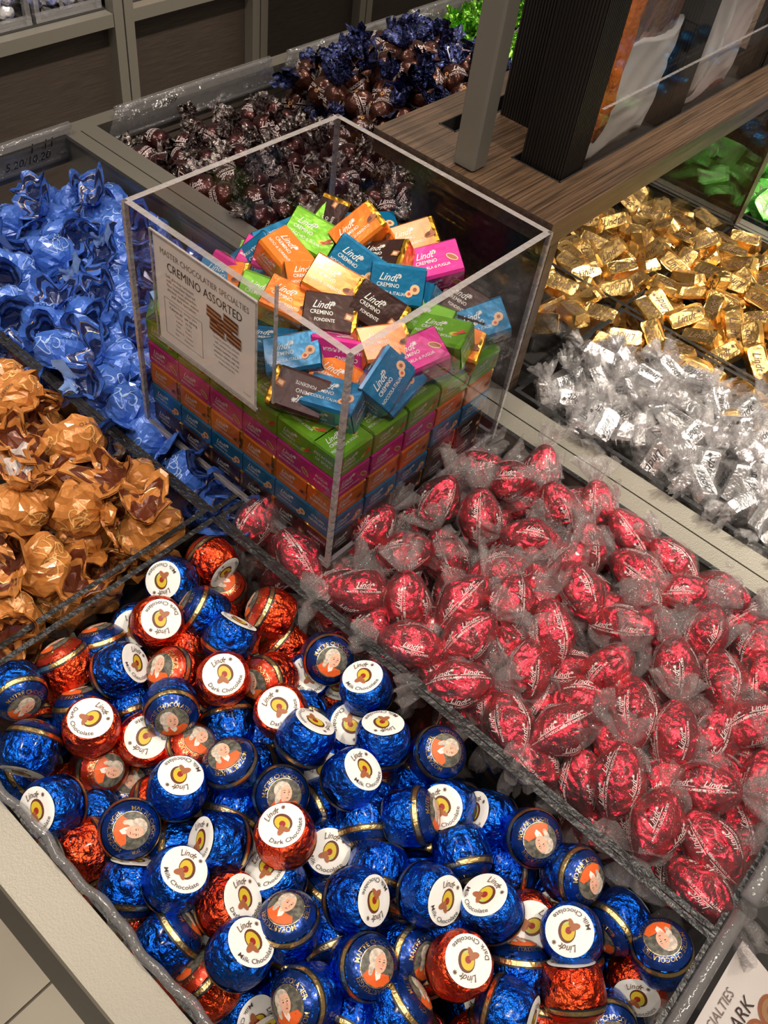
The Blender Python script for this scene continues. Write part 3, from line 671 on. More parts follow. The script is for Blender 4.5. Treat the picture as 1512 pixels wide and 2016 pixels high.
tag_holder(TF, .268, .532, writing=[('1099', .360, .021, .009), (': ..', .33, .012, .008)])
tag_holder(TN, .540, .772); tag_holder(TG, .785, 1.05)
# ---------------------------------------------------------------- tall acrylic box over the trays
BW, BL, BH = .200, .199, .197; h = .0048
bx_ = thing('acrylic_box', 'tall open clear acrylic box full of colourful boxed chocolates', 'display box', (0, 0, .0045)); ob = np.array([0, 0, .0045])
for a, b in (((0, 0, 0), (BW, h, BH)), ((0, BL-h, 0), (BW, BL, BH)), ((0, h, 0), (h, BL-h, BH)), ((BW-h, h, 0), (BW, BL-h, BH))):
    mb = MB(); mb.box(np.array(a)+[0, 0, .0045]-ob, np.array(b)-ob, [0, 1, 0, 0, 0, 0]); part('side_panel', mb, [K['acrylic'], K['acrylic_edge']], bx_)
mb = MB(); mb.box(np.array((0, 0, 0.)), np.array((BW, BL, .0045)), 0); part('base_panel', mb, [K['acrylic']], bx_)
mb = MB(); e = .0032
for x in (-.0002, BW-e+.0002):
    for y in (-.0002, BL-e+.0002): mb.box((x, y, .0), (x+e, y+e, BH-.0045), 0)
for y in (-.0003, BL-e): mb.box((0, y, -.0002), (BW, y+e, .004), 0)
for x in (-.0003, BW-e): mb.box((x, 0, -.0002), (x+e, BL, .004), 0)
part('glued_corner', mb, [K['acrylic_edge']], bx_, False, 'bright polished corner edges')
# sign holder hooked over the front panel
sg = thing('sign_holder', 'clear acrylic sign holder hooked over the front of the tall box', 'sign', (.0935, -.010, .12)); os_ = np.array([.0935, -.010, .12])
def sp(name, boxes, mats, label=None):
    mb = MB()
    for b in boxes: mb.box(np.array(b[0])-os_, np.array(b[1])-os_, b[2] if len(b) > 2 else 0)
    return part(name, mb, mats, sg, False, label)
sx0, sx1, sz0, sz1 = .0465, .1405, .1245, .2055
sp('front_sheet', [((sx0, -.0150, sz0), (sx1, -.0140, sz1))], [K['acrylic_clear']])
sp('rear_sheet', [((sx0, -.0035, sz0), (sx1+.004, -.0018, .216))], [K['acrylic_clear']])
sp('hook', [((sx0+.002, -.0035, .2145), (sx1+.006, .0085, .2175)), ((sx0+.004, .0068, .150), (sx1+.006, .0085, .2150))], [K['acrylic_clear']])
sp('edge_strip', [((sx1-.0008, -.0150, sz0), (sx1+.0002, -.0140, sz1)), ((sx1+.0026, -.0036, sz0+.001), (sx1+.0042, -.0018, .214)), ((sx0, -.0150, sz0-.0012), (sx1, -.0126, sz0)), ((sx0, -.0150, sz0), (sx0+.0008, -.0140, sz1)), ((sx0, -.0150, sz1), (sx1, -.0136, sz1+.0010))], [K['acrylic_edge']], 'polished bright edges')
mb = MB(); mb.box(np.array((sx0+.0014, -.0134, sz0+.001))-os_, np.array((sx1-.0014, -.0126, sz1-.0006))-os_, 0)
def sf(x, y): return np.stack([sx0+x, x*0-.0136, sz0+y], 1)-os_
stamp(mb, 'MASTER CHOCOLATIER SPECIALTIES', .0060, sf, 2, 0, 0, cx=.0470, cy=.0705, sx=.80)
stamp(mb, 'CREMINO ASSORTED', .0088, sf, 1, 0, 0, cx=.0470, cy=.0618, sx=.80)
for i, l in enumerate(('Soft gianduja between', 'milk chocolate layered', 'Fine hazelnut, pistachio,', 'almond, hazelnut, walnut', 'and dark specialties.')):
    stamp(mb, l, .0031, sf, 2, cx=.0245+.0008*i, cy=.0545-.0033*i, sx=.95)
def line(x0, y0, x1, y1, m=2, w=.0003): ribbon(mb, [(x0, y0), ((x0+x1)/2, (y0+y1)/2), (x1, y1)], w, sf, m, False)
for a in ((.0085, .0370, .0440, .0370), (.0440, .0370, .0440, .0090), (.0440, .0090, .0085, .0090), (.0085, .0090, .0085, .0370)): line(*a)
for i, l in enumerate(('Nutrition Facts  Serving 1 piece', 'Calories 60   per serving', 'Total Fat    Sat. Fat', 'Sodium      Sugars', 'Carb.       Protein', 'Vitamin D   Calcium', 'Iron         Potassium')):
    stamp(mb, l, .0023 if i != 1 else .0029, sf, 2 if i != 1 else 1, cx=.0262, cy=.0345-.0036*i, sx=.9)
for i, l in enumerate(('Ingredients: sugar, cocoa butter,', 'hazelnuts, pistachios, almonds,', 'milk, walnuts, soya lecithin.', 'Contains: hazelnuts, almonds,', 'pistachios, walnuts, milk, soy.', 'May contain other tree nuts.', 'Keep cool and dry.')):
    stamp(mb, l, .0023, sf, 2 if i not in (3, 4) else 1, cx=.0665, cy=.0375-.0036*i, sx=.85)
stamp(mb, '5.12.14', .0020, sf, 2, cx=.085, cy=.006)
for x, y in ((.056, .051), (.071, .053), (.0585, .0425), (.0735, .043), (.0655, .0475)):
    for j, m in enumerate((3, 4, 3, 4, 3)):
        yy = y+.0032-j*.0015; poly(mb, [(x-.0068, yy+.0004), (x+.0060, yy-.0008), (x+.0068, yy-.0024), (x-.0060, yy-.0012)], lambda a, b: sf(a, b)-[0, .0002+.0001*j, 0], m)
part('printed_card', mb, [K['sign_paper'], K['ink'], K['ink_grey'], K['choc'], K['choc_light']], sg, False, 'printed white card about assorted chocolates')
# ticket holders at the near end of the two front trays
s2 = thing('sign_holder', 'clear acrylic sign holder lying at the end of the ball tray', 'sign', (.565, -.13, .0)); o2 = np.array([.565, -.13, 0.])
def edge_tube(mb, y0, y1, x, z, r, o, m=0):
    t = np.linspace(0, TAU, 12, endpoint=False); mb.grid(np.array([np.stack([x+r*np.cos(t), t*0+y, z+r*np.sin(t)], 1) for y in np.linspace(y0, y1, 8)])-o, m)
mb = MB(); mb.grid(np.array([[(.531, -.006, .002), (.602, -.006, -.030), (.602, -.006, -.0285), (.531, -.006, .0035)], [(.531, -.246, .002), (.602, -.246, -.030), (.602, -.246, -.0285), (.531, -.246, .0035)]])-o2, 0)
edge_tube(mb, -.006, -.246, .5335, .0055, .0045, o2, 1); mb.box(np.array((.5285, -.246, -.03))-o2, np.array((.5305, -.006, .004))-o2, 1)
part('clear_sleeve', mb, [K['acrylic_clear'], K['acrylic_lip']], s2, True)
mb = MB()
def cf(x, y):                                                # x along +Y of the counter, y up the card
    q = (.064-y)/.071; return np.stack([.531+.071*q, -.240+x, .002-.032*q-.0012+.0], 1)-o2
def cf2(x, y): return cf(x, y)+[.0003, 0, .0007]
mb.add(np.concatenate([cf(np.array([0, .228, .228, 0]), np.array([0, 0, .052, .052]))]), [(0, 1, 2, 3)], 0)
stamp(mb, 'MASTER CHOCOLATIER SPECIALTIES', .0080, cf2, 2, cx=.145, cy=.0445, sx=.85); stamp(mb, 'MOZARTKUGELN DARK', .0115, cf2, 1, cx=.150, cy=.0335, sx=.9)
stamp(mb, 'Milk and dark chocolate filled with', .0042, cf2, 2, cx=.10, cy=.025); stamp(mb, 'marzipan, pistachio and hazelnut', .0042, cf2, 2, cx=.10, cy=.020)
cf3 = lambda x, y: cf(x, y)+[.0004, 0, .0009]; cf4 = lambda x, y: cf(x, y)+[.0005, 0, .0011]
for X in (.195, .212): disc(mb, X, .021, .0085, .0075, cf2, 3); disc(mb, X, .021, .0065, .0055, cf3, 4); disc(mb, X, .021, .0025, .002, cf4, 3)
part('printed_card', mb, [K['sign_paper'], K['ink'], K['ink_grey'], K['almond'], K['choc_light']], s2, False, 'printed white card')
s3 = thing('sign_holder', 'empty clear acrylic sign holder at the end of the red truffle tray', 'sign', (.565, .10, .0)); o3 = np.array([.565, .10, 0.])
mb = MB(); mb.grid(np.array([[(.531, .004, .002), (.602, .012, -.030), (.602, .012, -.0285), (.531, .004, .0035)], [(.531, .21, .002), (.602, .21, -.030), (.602, .21, -.0285), (.531, .21, .0035)]])-o3, 0)
edge_tube(mb, .004, .21, .5335, .0075, .0055, o3, 1); part('clear_sleeve', mb, [K['acrylic_clear'], K['acrylic_lip']], s3, True)
# ---------------------------------------------------------------- wooden bridge shelf, its supports and guards
sh = thing('wooden_shelf', 'dark wood grain shelf bridging the counter behind the tall box', 'shelf', (.115, .55, .182)); oh = np.array([.115, .55, .182])
mb = MB(); xc = [.034, .059, .075, .124, .168, .197]; yc = [.202, .247, .252, .61, .95]
for i in range(5):
    for j in range(4):
        if (i == 1 and j in (1, 2)) or (i == 3 and j == 2): continue
        mb.box(np.array((xc[i], yc[j], .1822))-oh, np.array((xc[i+1], yc[j+1], .2))-oh, [1, 0, 1, 1, 1, 1])
part('board', mb, [K['wood_top'], K['wood_edge']], sh)
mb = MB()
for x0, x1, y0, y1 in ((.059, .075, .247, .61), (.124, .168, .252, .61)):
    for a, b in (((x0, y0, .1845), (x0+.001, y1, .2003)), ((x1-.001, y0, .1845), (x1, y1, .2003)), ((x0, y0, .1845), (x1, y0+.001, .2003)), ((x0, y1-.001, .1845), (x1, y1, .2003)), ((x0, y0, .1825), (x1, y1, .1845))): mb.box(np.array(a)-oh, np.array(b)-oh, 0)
part('slot_shade', mb, [K['void']], sh, False, 'black sheets standing in for the slot shade')  # near-black sheets paint the darkness inside the open slots
mb = MB(); mb.box(np.array((.036, .2600, .0))-oh, np.array((.171, .2720, .1822))-oh, 0)
part('support_panel', mb, [K['wood_edge']], sh, False, 'dark wood upright panel under the board')
mb = MB(); mb.box(np.array((.036, .690, .0))-oh, np.array((.176, .706, .1822))-oh, 0); part('support_panel', mb, [K['wood_edge']], sh)
def guard(x, label):
    t = thing('glass_guard', label, 'glass panel', (x, .45, 0)); mb = MB(); mb.box((-.0012, -.178, .001), (.0012, .239, .1822), 0); part('pane', mb, [K['acrylic_clear']], t)
    mb = MB(); mb.box((-.0014, -.178, -.0), (.0014, .239, .0016), 0); part('lower_edge', mb, [K['tray_edge']], t)
guard(.1735, 'clear upright glass panel under the shelf, beside the gold bars'); guard(.0335, 'clear upright glass panel under the shelf, beside the navy truffles')
pt = thing('metal_post', 'square grey metal post standing on the wooden shelf', 'post', (.112, .2175, .2))
mb = MB(); mb.box((-.0095, -.0085, 0), (.0095, .0085, .75), 0, .0018); part('shaft', mb, [K['post_paint']], pt)
def fluted(name, x0, x1, y0, y1, z0, z1, label, lean=0):
    t = thing(name, label, 'panel', ((x0+x1)/2, (y0+y1)/2, z0)); mb = MB(); n = 26; pts = []
    w, d = (x1-x0)/2, (y1-y0)/2
    for (ax, ay), (bx2, by2) in (((-w, -d), (w, -d)), ((w, -d), (w, d)), ((w, d), (-w, d)), ((-w, d), (-w, -d))):
        L_ = math.hypot(bx2-ax, by2-ay); k = max(2, int(L_/.0024)); nx, ny = (by2-ay)/L_, -(bx2-ax)/L_
        for i in range(k):
            for f_, o_ in ((0, 0), (.6, 0), (.6, -.0008), (.98, -.0008)):
                q = (i+f_)/k; pts.append((ax+(bx2-ax)*q+nx*o_, ay+(by2-ay)*q+ny*o_))
    p = np.array(pts); mb.grid(np.array([np.column_stack([p, np.full(len(p), 0.)]), np.column_stack([p*[1, 1]+[lean, 0], np.full(len(p), z1-z0)])]), 0)
    part('fluted_board', mb, [K['wood_dark']], t)
fluted('fluted_panel', .130, .166, .256, .285, .186, .75, 'near-black fluted upright panel in the shelf slot, in front of the orange bag')
fluted('fluted_panel', .130, .158, .425, .455, .186, .75, 'near-black fluted upright panel between the two hanging gift bags')
fluted('fluted_panel', .078, .126, .300, .315, .2, .75, 'near-black fluted panel standing on the shelf beside the grey post')
fluted('wooden_block', .146, .167, .586, .606, .186, .75, 'brown upright wooden post at the far end of the shelf slot')
def sheet(x, y0, y1, z0, z1, label, th=.0024):
    t = thing('acrylic_sheet', label, 'acrylic sheet', (x, (y0+y1)/2, z0)); mb = MB(); mb.box((0, (y0-y1)/2, 0), (th, (y1-y0)/2, z1-z0), [0, 1, 0, 0, 0, 0]); part('clear_sheet', mb, [K['acrylic_clear'], K['acrylic_edge']], t)
sheet(.1655, .288, .578, .186, .243, 'low clear acrylic lip sheet standing in the long shelf slot')
sheet(.1600, .286, .566, .186, .72, 'tall clear acrylic sheet in front of the gift bags')
def bag(y0, y1, label, top, film, foil, seed):
    g = np.random.default_rng(seed); t = thing('gift_bag', label, 'bag', (.146, (y0+y1)/2, .19)); n = 40; th = np.linspace(0, TAU, n, endpoint=False); p = g.uniform(0, 6, 8)
    def pillow(z0, z1, hw, hd, amp, rows=26, skew=0, cy=0):
        out = []
        for i in range(rows):
            u = i/(rows-1); z = z0+(z1-z0)*u; k = .35+.65*math.sin(min(1, u*3+.15)*math.pi/2)
            q = 1+amp*np.sin(5*th+p[0]+u*9)+amp*.7*np.sin(9*th+p[1]-u*17)+amp*.5*np.sin(17*th+p[2]+u*30)
            out.append(np.stack([hd*k*np.cos(th)*q, hw*np.sin(th)*(1+.25*amp*np.sin(u*23+p[3]))*(.85+.15*k)+skew*u+cy, np.full(n, z)+.004*np.sin(3*th+u*9)], 1))
        return np.array(out)
    hw = (y1-y0)/2
    mb = MB(); mb.grid(pillow(.0, .078, hw, .008, .10, skew=.01), 0, True, True); part('film_skirt', mb, [film], t, True, 'clear milky lower film of the bag')
    mb = MB(); mb.grid(pillow(.068, .52, hw*1.02, .0105, .14, skew=.03), 0, True, True); part('foil_body', mb, [top], t, True)
    mb = MB(); P = pillow(.010, .14, .017, .0125, .12, 16, cy=-hw*.62); mb.grid(P, 0, True, True); part('foil_ribbon', mb, [foil], t, True, 'glossy foil strip down the edge of the bag'); return t
bag(.292, .412, 'orange and dark foil gift bag with milky lower film behind the acrylic sheet', K['dusk_foil'], K['bag_film'], K['orange_foil'], 5)
bag(.462, .560, 'pinkish film gift bag hanging behind the far part of the acrylic sheet', K['bag_pink'], K['bag_pink'], K['bag_film'], 6)
# orange foil gusset on the first bag
# ---------------------------------------------------------------- wall cabinet across the aisle
XCAB = -1.4; cb = thing('wall_cabinet', 'cabinet with dark wood panels framed in beige metal across the aisle', 'cabinet', (XCAB-.2, 1.4, ZF)); oc = np.array([XCAB-.2, 1.4, ZF])
ZR = -.39
ys = [.155, .58, 1.005, 1.43, 1.85, 2.27]
for y in ys:
    for s in (-1, 1):
        mb = MB(); c = y+s*.0145+.012; mb.box(np.array((XCAB-.03, c-.0125, ZF))-oc, np.array((XCAB, c+.0125, .25))-oc, 0); part('stile', mb, [K['steel']], cb)
for a, b in zip(ys[:-1], ys[1:]):
    mb = MB(); mb.box(np.array((XCAB-.03, a+.04, ZR))-oc, np.array((XCAB-.002, b-.016, ZR+.028))-oc, 0); part('rail', mb, [K['steel']], cb)
    mb = MB(); mb.box(np.array((XCAB-.05, a+.03, ZF+.02))-oc, np.array((XCAB-.03, b-.006, ZR-.004))-oc, 0); part('wood_panel', mb, [K['wood_panel']], cb)
    mb = MB(); mb.box(np.array((XCAB-.40, a+.03, ZR-.01))-oc, np.array((XCAB-.03, b-.006, ZR+.03))-oc, 0); part('bin_floor', mb, [K['void']], cb)
mb = MB(); mb.box(np.array((XCAB-.45, .1, ZF))-oc, np.array((XCAB-.40, 2.4, .30))-oc, 0); part('back_panel', mb, [K['wood_dark']], cb)
def cbin(y0, y1, label):
    t = thing('acrylic_bin', label, 'bin', (XCAB-.1, (y0+y1)/2, ZR+.031)); mb = MB(); w = (y1-y0)/2; h = .005
    mb.box((.055, -w, 0), (.061, w, .32), 0); mb.box((-.2, -w, 0), (.055, -w+h, .32), 0); mb.box((-.2, w-h, 0), (.055, w, .32), 0); part('bin_wall', mb, [K['acrylic_clear']], t)
    mb = MB(); mb.box((.050, -w, 0), (.064, w, .016), 0)
    for s in (-1, 1): mb.box((.050, s*w-.006*(s+1), 0), (.063, s*w+.006*(1-s), .32), 0)
    part('bin_edge', mb, [K['acrylic_lip']], t)
cbin(.63, .805, 'clear bin of white wrapped sweets in the cabinet'); cbin(.815, .985, 'clear bin of silver and blue wrapped sweets in the cabinet'); cbin(1.06, 1.40, 'clear bin of gold wrapped sweets in the cabinet')
# ---------------------------------------------------------------- heaps of sweets
# chocolate balls: u, v, colour, kind of face seen (S sticker, P portrait side), tilt of that face in view, turn of its print, depth step
BALLS = '''412 1100 r S .5 .45 -60 0|462 1148 r P -.1 -.5 -75 0|340 1142 b S -.35 -.05 175 0|250 1212 b S -.15 .1 5 1|307 1226 r S .15 -.12 185 0|395 1203 b P -.85 -.45 0 1
436 1238 r P .6 .8 0 3|531 1202 r P -.85 -.4 0 1|578 1250 r P -.7 -.6 0 1|655 1288 b P .2 .15 20 0|448 1265 b S .38 -.75 120 1|510 1285 r P .2 .9 0 3|362 1288 r P .1 .9 0 3
118 1295 r P -.5 -.8 0 1|190 1262 b P -.3 -.9 0 2|228 1322 b S .55 -.25 30 1|283 1296 r P -.3 -.5 40 3|340 1325 r P -.55 -.2 0 2|337 1397 b P .06 .5 -20 0|440 1338 r S 0 -.15 -15 0
155 1357 r P .7 -.3 0 2|28 1356 b P .3 .6 10 0|527 1338 r P -.6 .2 0 3|603 1337 b S .1 -.12 -12 0|735 1350 b S -.12 -.45 -5 0|650 1382 r S .2 -.5 60 3|554 1403 r S -.08 -.15 -45 1
597 1462 b S .32 -.58 120 0|450 1420 b S .15 .72 20 1|180 1437 r S -.05 -.32 55 0|86 1402 r S .1 .8 180 2|260 1395 b P .3 .8 0 3|284 1456 r S .05 -.08 -150 2|63 1468 b S -.2 .75 180 0
198 1512 r P .35 .1 95 0|376 1478 r P .3 -.45 30 2|455 1508 b P -.28 -.45 -35 0|684 1432 b S .1 -.1 130 2|775 1402 r S -.3 .3 20 2|752 1466 b S .03 -.6 175 0|686 1537 b S .4 -.3 -15 0
782 1545 r P 0 -.9 0 3|551 1562 b P .18 .1 -5 2|563 1650 r S -.12 -.32 -35 0|718 1622 b P .1 .92 0 1|815 1607 b P .85 -.1 0 1|885 1590 b S -.22 -.02 -25 1|978 1605 b S -.52 -.2 20 1
957 1530 b P .1 .2 60 2|1068 1624 b P .3 .1 150 0|872 1474 b P .35 -.15 75 0|1150 1700 b P .62 .2 140 0|1006 1712 b S -.88 -.1 0 1|911 1690 b P .2 .88 0 2|838 1760 b S .5 .15 15 0
971 1795 b S -.2 -.4 50 0|1096 1757 b S -.1 .45 -20 2|1126 1842 b S -.05 -.1 200 0|900 1902 r S .28 -.12 200 0|1220 1808 b P -.62 .5 0 1|1268 1790 r P .6 -.4 0 2|1366 1862 b P .08 -.45 160 0
1228 1918 b S -.86 -.1 0 1|1130 1958 r S 0 -.72 190 1|1312 1972 r S -.1 .5 10 0|1020 1905 b P .1 -.88 0 2|718 1903 b P .45 0 10 0|800 1880 b P .7 .2 0 3|990 1988 b S .78 .3 0 1|790 1985 b P .7 -.5 0 2
1190 2015 b P .2 .5 0 2|105 1593 b S -.5 .12 -10 0|18 1538 b P .6 -.4 0 1|255 1632 b P .08 .05 85 0|348 1557 b S .08 -.4 190 0|442 1662 b S -.62 -.08 -5 1|150 1692 r S -.86 .35 0 2
238 1770 b S .05 -.75 0 1|343 1737 b S .22 -.3 25 0|312 1872 b P .65 -.6 0 1|442 1782 r S .45 -.15 -10 2|568 1818 b P -.12 -.5 25 0|545 1738 b S -.3 -.35 -30 1|468 1882 b S .3 -.3 -15 0
693 1770 b S .55 .03 170 0|390 1950 r P -.62 -.55 0 1|598 1968 b P -.55 .2 -20 0|470 1992 b S .45 .2 90 1|395 1802 b S .1 .2 60 3|655 1850 b P .3 .85 0 3|575 1905 b P .2 -.8 0 3|640 1668 b S .1 .1 20 2
742 1722 b P -.2 .9 0 2|620 1718 b P .2 -.9 0 3|455 1592 b P -.3 .85 0 2|190 1617 b P .5 .8 0 3|482 1728 r P .3 -.8 0 3|630 1585 b P -.75 .4 0 2|100 1362 b P .5 -.5 0 2|8 1425 r P .3 -.7 0 3
12 1490 b P .5 -.8 0 2|490 1600 b P -.7 .3 0 3|1060 1690 r P 0 .9 0 3|820 1520 b P .3 -.9 0 2|920 1522 b P .6 -.8 0 2|520 1468 b P .3 .9 0 2|395 1560 b P .2 .8 0 3|225 1480 b P .2 .8 0 3|330 1500 b P -.4 .85 0 3
690 1480 b P -.6 .6 0 3|1010 1640 b P .3 -.9 0 3|850 1665 b P .6 .6 0 3|770 1690 b P -.2 -.95 0 3|1180 1760 b P .3 .9 0 3|1050 1790 b P .5 -.7 0 3|760 1830 b P .3 -.8 0 3|880 1820 b P -.3 -.9 0 3
240 1850 r S -.6 .3 0 3|330 1955 r P .5 -.5 0 3|640 1780 b P .5 -.8 0 3|1400 1950 b P -.5 .3 0 3|1290 1885 b P .1 -.8 0 3|1060 2000 r P .2 -.9 0 3|690 2010 b P -.4 .8 0 3|140 1790 r P .3 .8 0 3
600 1300 r P .8 -.2 0 3|490 1345 r P -.3 .9 0 3|480 1160 r P .5 .8 0 3|370 1250 b P .6 .5 0 3|160 1400 b P -.2 -.9 0 3|820 1440 r P .6 .4 0 3|700 1370 r P .5 .8 0 3|1260 1985 b P .6 .4 0 3'''
def surf_m(x, y): return -.010+.010*math.exp(-((x-.30)/.15)**2-((y+.12)/.09)**2)
H = Heap(.0162, (.129, .512, -.230, -.048), -.075)
BL_ = [b.split() for b in BALLS.replace('\n', '|').split('|')]
BL_.sort(key=lambda b: int(b[7]))
for u, v, c, face, nx, ny, rot, lay in BL_:
    P = H.seen(float(u), float(v), surf_m, .005*int(lay)); kt = 1.35 if face == 'S' else 1.12; n = world_dir(P, float(nx)*kt, float(ny)*kt); a = math.radians(float(rot)); r_, d_, f_ = view_frame(P)
    up = r_*math.sin(a)-d_*math.cos(a); s = math.hypot(float(nx), float(ny))
    look = {'S': 'round white sticker', 'P': 'printed portrait'}[face] if s < .7 else 'side with gold band' if face == 'P' else 'sticker seen edge-on'
    put({'b': 'blue_ball', 'r': 'red_ball'}[c], P, frame_z(n if face == 'P' else -n, up), look if lay != '3' else 'partly buried', 'ball', True, 1.02)
for P in H.fill(75, surf_m, .022): put('blue_ball' if rng.random() < .68 else 'red_ball', P, rand_rot(rng), 'deep in the heap', 'ball', False)
# red cellophane truffles: u, v, direction of the long axis in view (0 = up, clockwise), depth step
REDS = '''860 992 30 0|944 1022 0 0|795 1092 75 0|946 1028 5 2|1046 1065 100 0|1100 1005 -20 0|1241 1055 -30 0|1151 1085 0 1|1326 1112 -40 0|1431 1148 115 0|801 1185 0 0|911 1187 40 0|1006 1192 5 0|1141 1165 -28 0
1256 1128 -60 1|1086 1247 0 0|921 1257 50 0|1341 1172 90 1|1226 1235 100 0|1386 1250 25 0|811 1272 110 0|901 1350 85 0|1036 1325 10 1|1196 1325 40 1|1326 1320 5 0|1421 1342 -5 1|1248 1402 0 0|1486 1280 30 0
1001 1428 -10 1|1106 1437 60 0|1326 1452 10 0|1481 1430 70 0|1216 1482 -30 1|1401 1452 30 2|1146 1542 0 1|1216 1537 15 0|1381 1552 88 0|1291 1622 30 0|1401 1667 -35 0|1502 1550 10 1|1446 1727 70 1|1385 1772 -40 1
1496 1680 0 1|1080 918 15 0|1000 948 85 0|1030 990 120 1|1140 985 60 1|1180 1000 0 0|491 1040 30 0|582 1100 -25 0|729 1042 38 0|712 1165 95 0|625 1190 50 2|935 925 80 1|820 1022 60 1|700 1262 40 3|745 1305 -40 3
880 1440 20 3|660 1130 40 2|985 1130 80 1|1170 1210 70 2|1290 1250 -10 2|1460 1210 60 1|1505 1170 20 2|1290 1060 40 2|1390 1410 100 2|1500 1350 0 1|1040 1500 -40 2|1300 1540 60 2|1480 1500 120 1|1240 1600 0 2
1350 1640 100 2|1500 1620 40 2|1180 1640 -50 3|1440 1610 0 2|560 1060 60 2|640 1230 -30 3|860 1330 -40 3|960 1390 0 2|770 1130 10 2|880 1100 -20 2|1000 1080 60 2|1110 1120 30 2|1150 1385 90 2|1290 1370 70 2|1370 1370 -30 2|840 1230 80 2|1000 1265 -20 2|1060 1380 30 2|970 960 -30 2|1210 1090 50 2|1400 1190 10 2|1450 1270 90 2|900 960 -20 2|1500 1750 30 2|1330 1710 10 3|1480 1790 60 2'''
def surf_r(x, y): return -.002+.022*math.exp(-((x-.36)/.22)**2-((y-.10)/.08)**2)
H = Heap(.0158, (.130, .512, -.004, .198), -.07)
def red(P, az, depth, pile='red', seen=True, deep=False):
    r_, d_, f_ = view_frame(P); a = math.radians(az); ax = unit((r_*math.sin(a)-d_*math.cos(a))*.93+f_*depth); t = 'lying lengthwise' if abs(ax[0]) > abs(ax[1]) else 'lying crosswise'
    put('red_truffle', P, frame_z(ax, rng.normal(size=3)), t if not deep else 'half buried', pile, seen)
RL = [b.split() for b in REDS.replace('\n', '|').split('|')]; RL.sort(key=lambda b: int(b[3]))
for u, v, az, lay in RL: red(H.seen(float(u), float(v), surf_r, .007*int(lay), 1.62), float(az)+rng.normal(0, 4), rng.normal(0, .22), deep=lay == '3')
for P in H.fill(60, surf_r, .018, 1.6): red(P, rng.uniform(0, 180), rng.normal(0, .3), seen=False, deep=True)
PS = 1.14
# pouch truffles: u, v, direction of the gathered tail in view, depth step
def pouches(kind, data, r, region, zs, pile, nfill, depth=.018, ksep=1.7):
    H = Heap(r, region, -.07)
    for q in data.replace('\n', '|').split('|'):
        u, v, tx, ty, lay = map(float, q.split()); P = H.seen(u, v, zs, .006*lay, ksep)
        n = world_dir(P, tx*.86, ty*.86); put(kind, P, frame_z(n, rng.normal(size=3)), 'tail up' if n[2] > .75 else 'tail sideways', pile, True, PS)
    for P in H.fill(nfill, zs, depth, ksep):
        n = unit(rng.normal(size=3)+[0, 0, .8]); put(kind, P, frame_z(n, rng.normal(size=3)), 'half buried', pile, False, PS)
BROWN = '''33 993 .2 -1 0|110 986 .3 -.95 0|173 1001 .95 .2 0|251 960 -.55 -.6 0|309 1051 -.3 -.8 1|173 1071 .6 .7 0|73 1116 -.9 -.3 0|126 1171 .4 -.6 1|25 1168 -.8 .1 1|88 1053 0 .3 2|60 1212 .5 .5 1|45 790 .7 .5 0
119 825 -.2 .8 1|150 880 .3 .8 0|8 760 .3 .3 1|13 840 .8 .3 1|20 890 .2 -.6 0|200 905 .7 -.5 1|240 1045 .2 .3 2|255 1090 .5 -.2 2|180 1150 .3 -.4 2|10 1060 -.5 0 2|80 920 .1 -.4 1|90 870 .2 .5 2|160 940 -.2 .5 2|60 860 -.6 .2 2|30 1240 .2 .4 2|320 1010 .5 -.5 2'''
def surf_c(x, y): return -.004+.008*math.exp(-((x+.03)/.1)**2-((y+.12)/.08)**2)
pouches('brown_pouch', BROWN, .0198, (-.38, .080, -.228, -.050), surf_c, 'brown', 26)
BLUE = '''200 420 -.4 -.85 0|103 436 -.6 -.75 0|82 402 -.5 -.7 1|12 405 .3 -.9 0|20 540 -.4 .3 0|53 566 .3 .8 1|110 512 .8 .5 0|218 516 -.5 -.5 0|65 510 -.7 0 1|222 588 -.6 -.3 0|165 582 -.5 -.5 1|128 474 .5 -.2 1|214 463 -.85 .2 0|25 452 .7 .3 0
116 706 .15 .8 0|185 776 -.7 -.2 0|222 715 -.8 -.5 0|16 618 .2 .3 1|228 628 -.8 .1 0|172 636 .1 .05 0|90 652 .05 .2 0|222 838 -.2 .8 0|265 812 .3 .7 1|251 680 .5 -.5 1|281 884 .6 .5 1|313 872 .5 .6 0|303 905 .7 .5 1|358 945 .6 -.4 1
28 655 -.5 .2 1|148 680 .2 .6 2|60 600 .6 -.3 1|120 610 -.2 -.6 1|180 540 .4 .6 1|40 490 .4 -.5 2|150 400 .5 -.7 1|230 400 -.5 -.3 2|280 640 .5 -.3 1|300 740 .3 .5 1|260 760 -.6 -.4 1|330 830 -.3 -.7 1|20 370 -.3 -.8 1|60 350 .3 -.9 1
290 560 .3 -.5 1|330 700 .5 .3 2|380 980 .5 .2 1|410 960 .6 -.5 2|180 860 -.4 .5 2|140 745 -.7 .1 2|10 580 -.5 -.3 2|290 480 -.4 -.6 2|250 560 .6 .4 2|340 790 .3 -.2 2|170 480 .3 .3 2|350 900 .2 -.4 2|260 520 .4 .4 2|60 690 -.5 .5 2|390 880 .3 -.3 2'''
def surf_b(x, y): return -.006-.040*max(0, min(1, (-.25-x)/.16))*max(.3, min(1, (y+.02)/.12))
pouches('blue_pouch', BLUE, .0190, (-.383, .170, .000, .192), surf_b, 'blue', 60, .014)
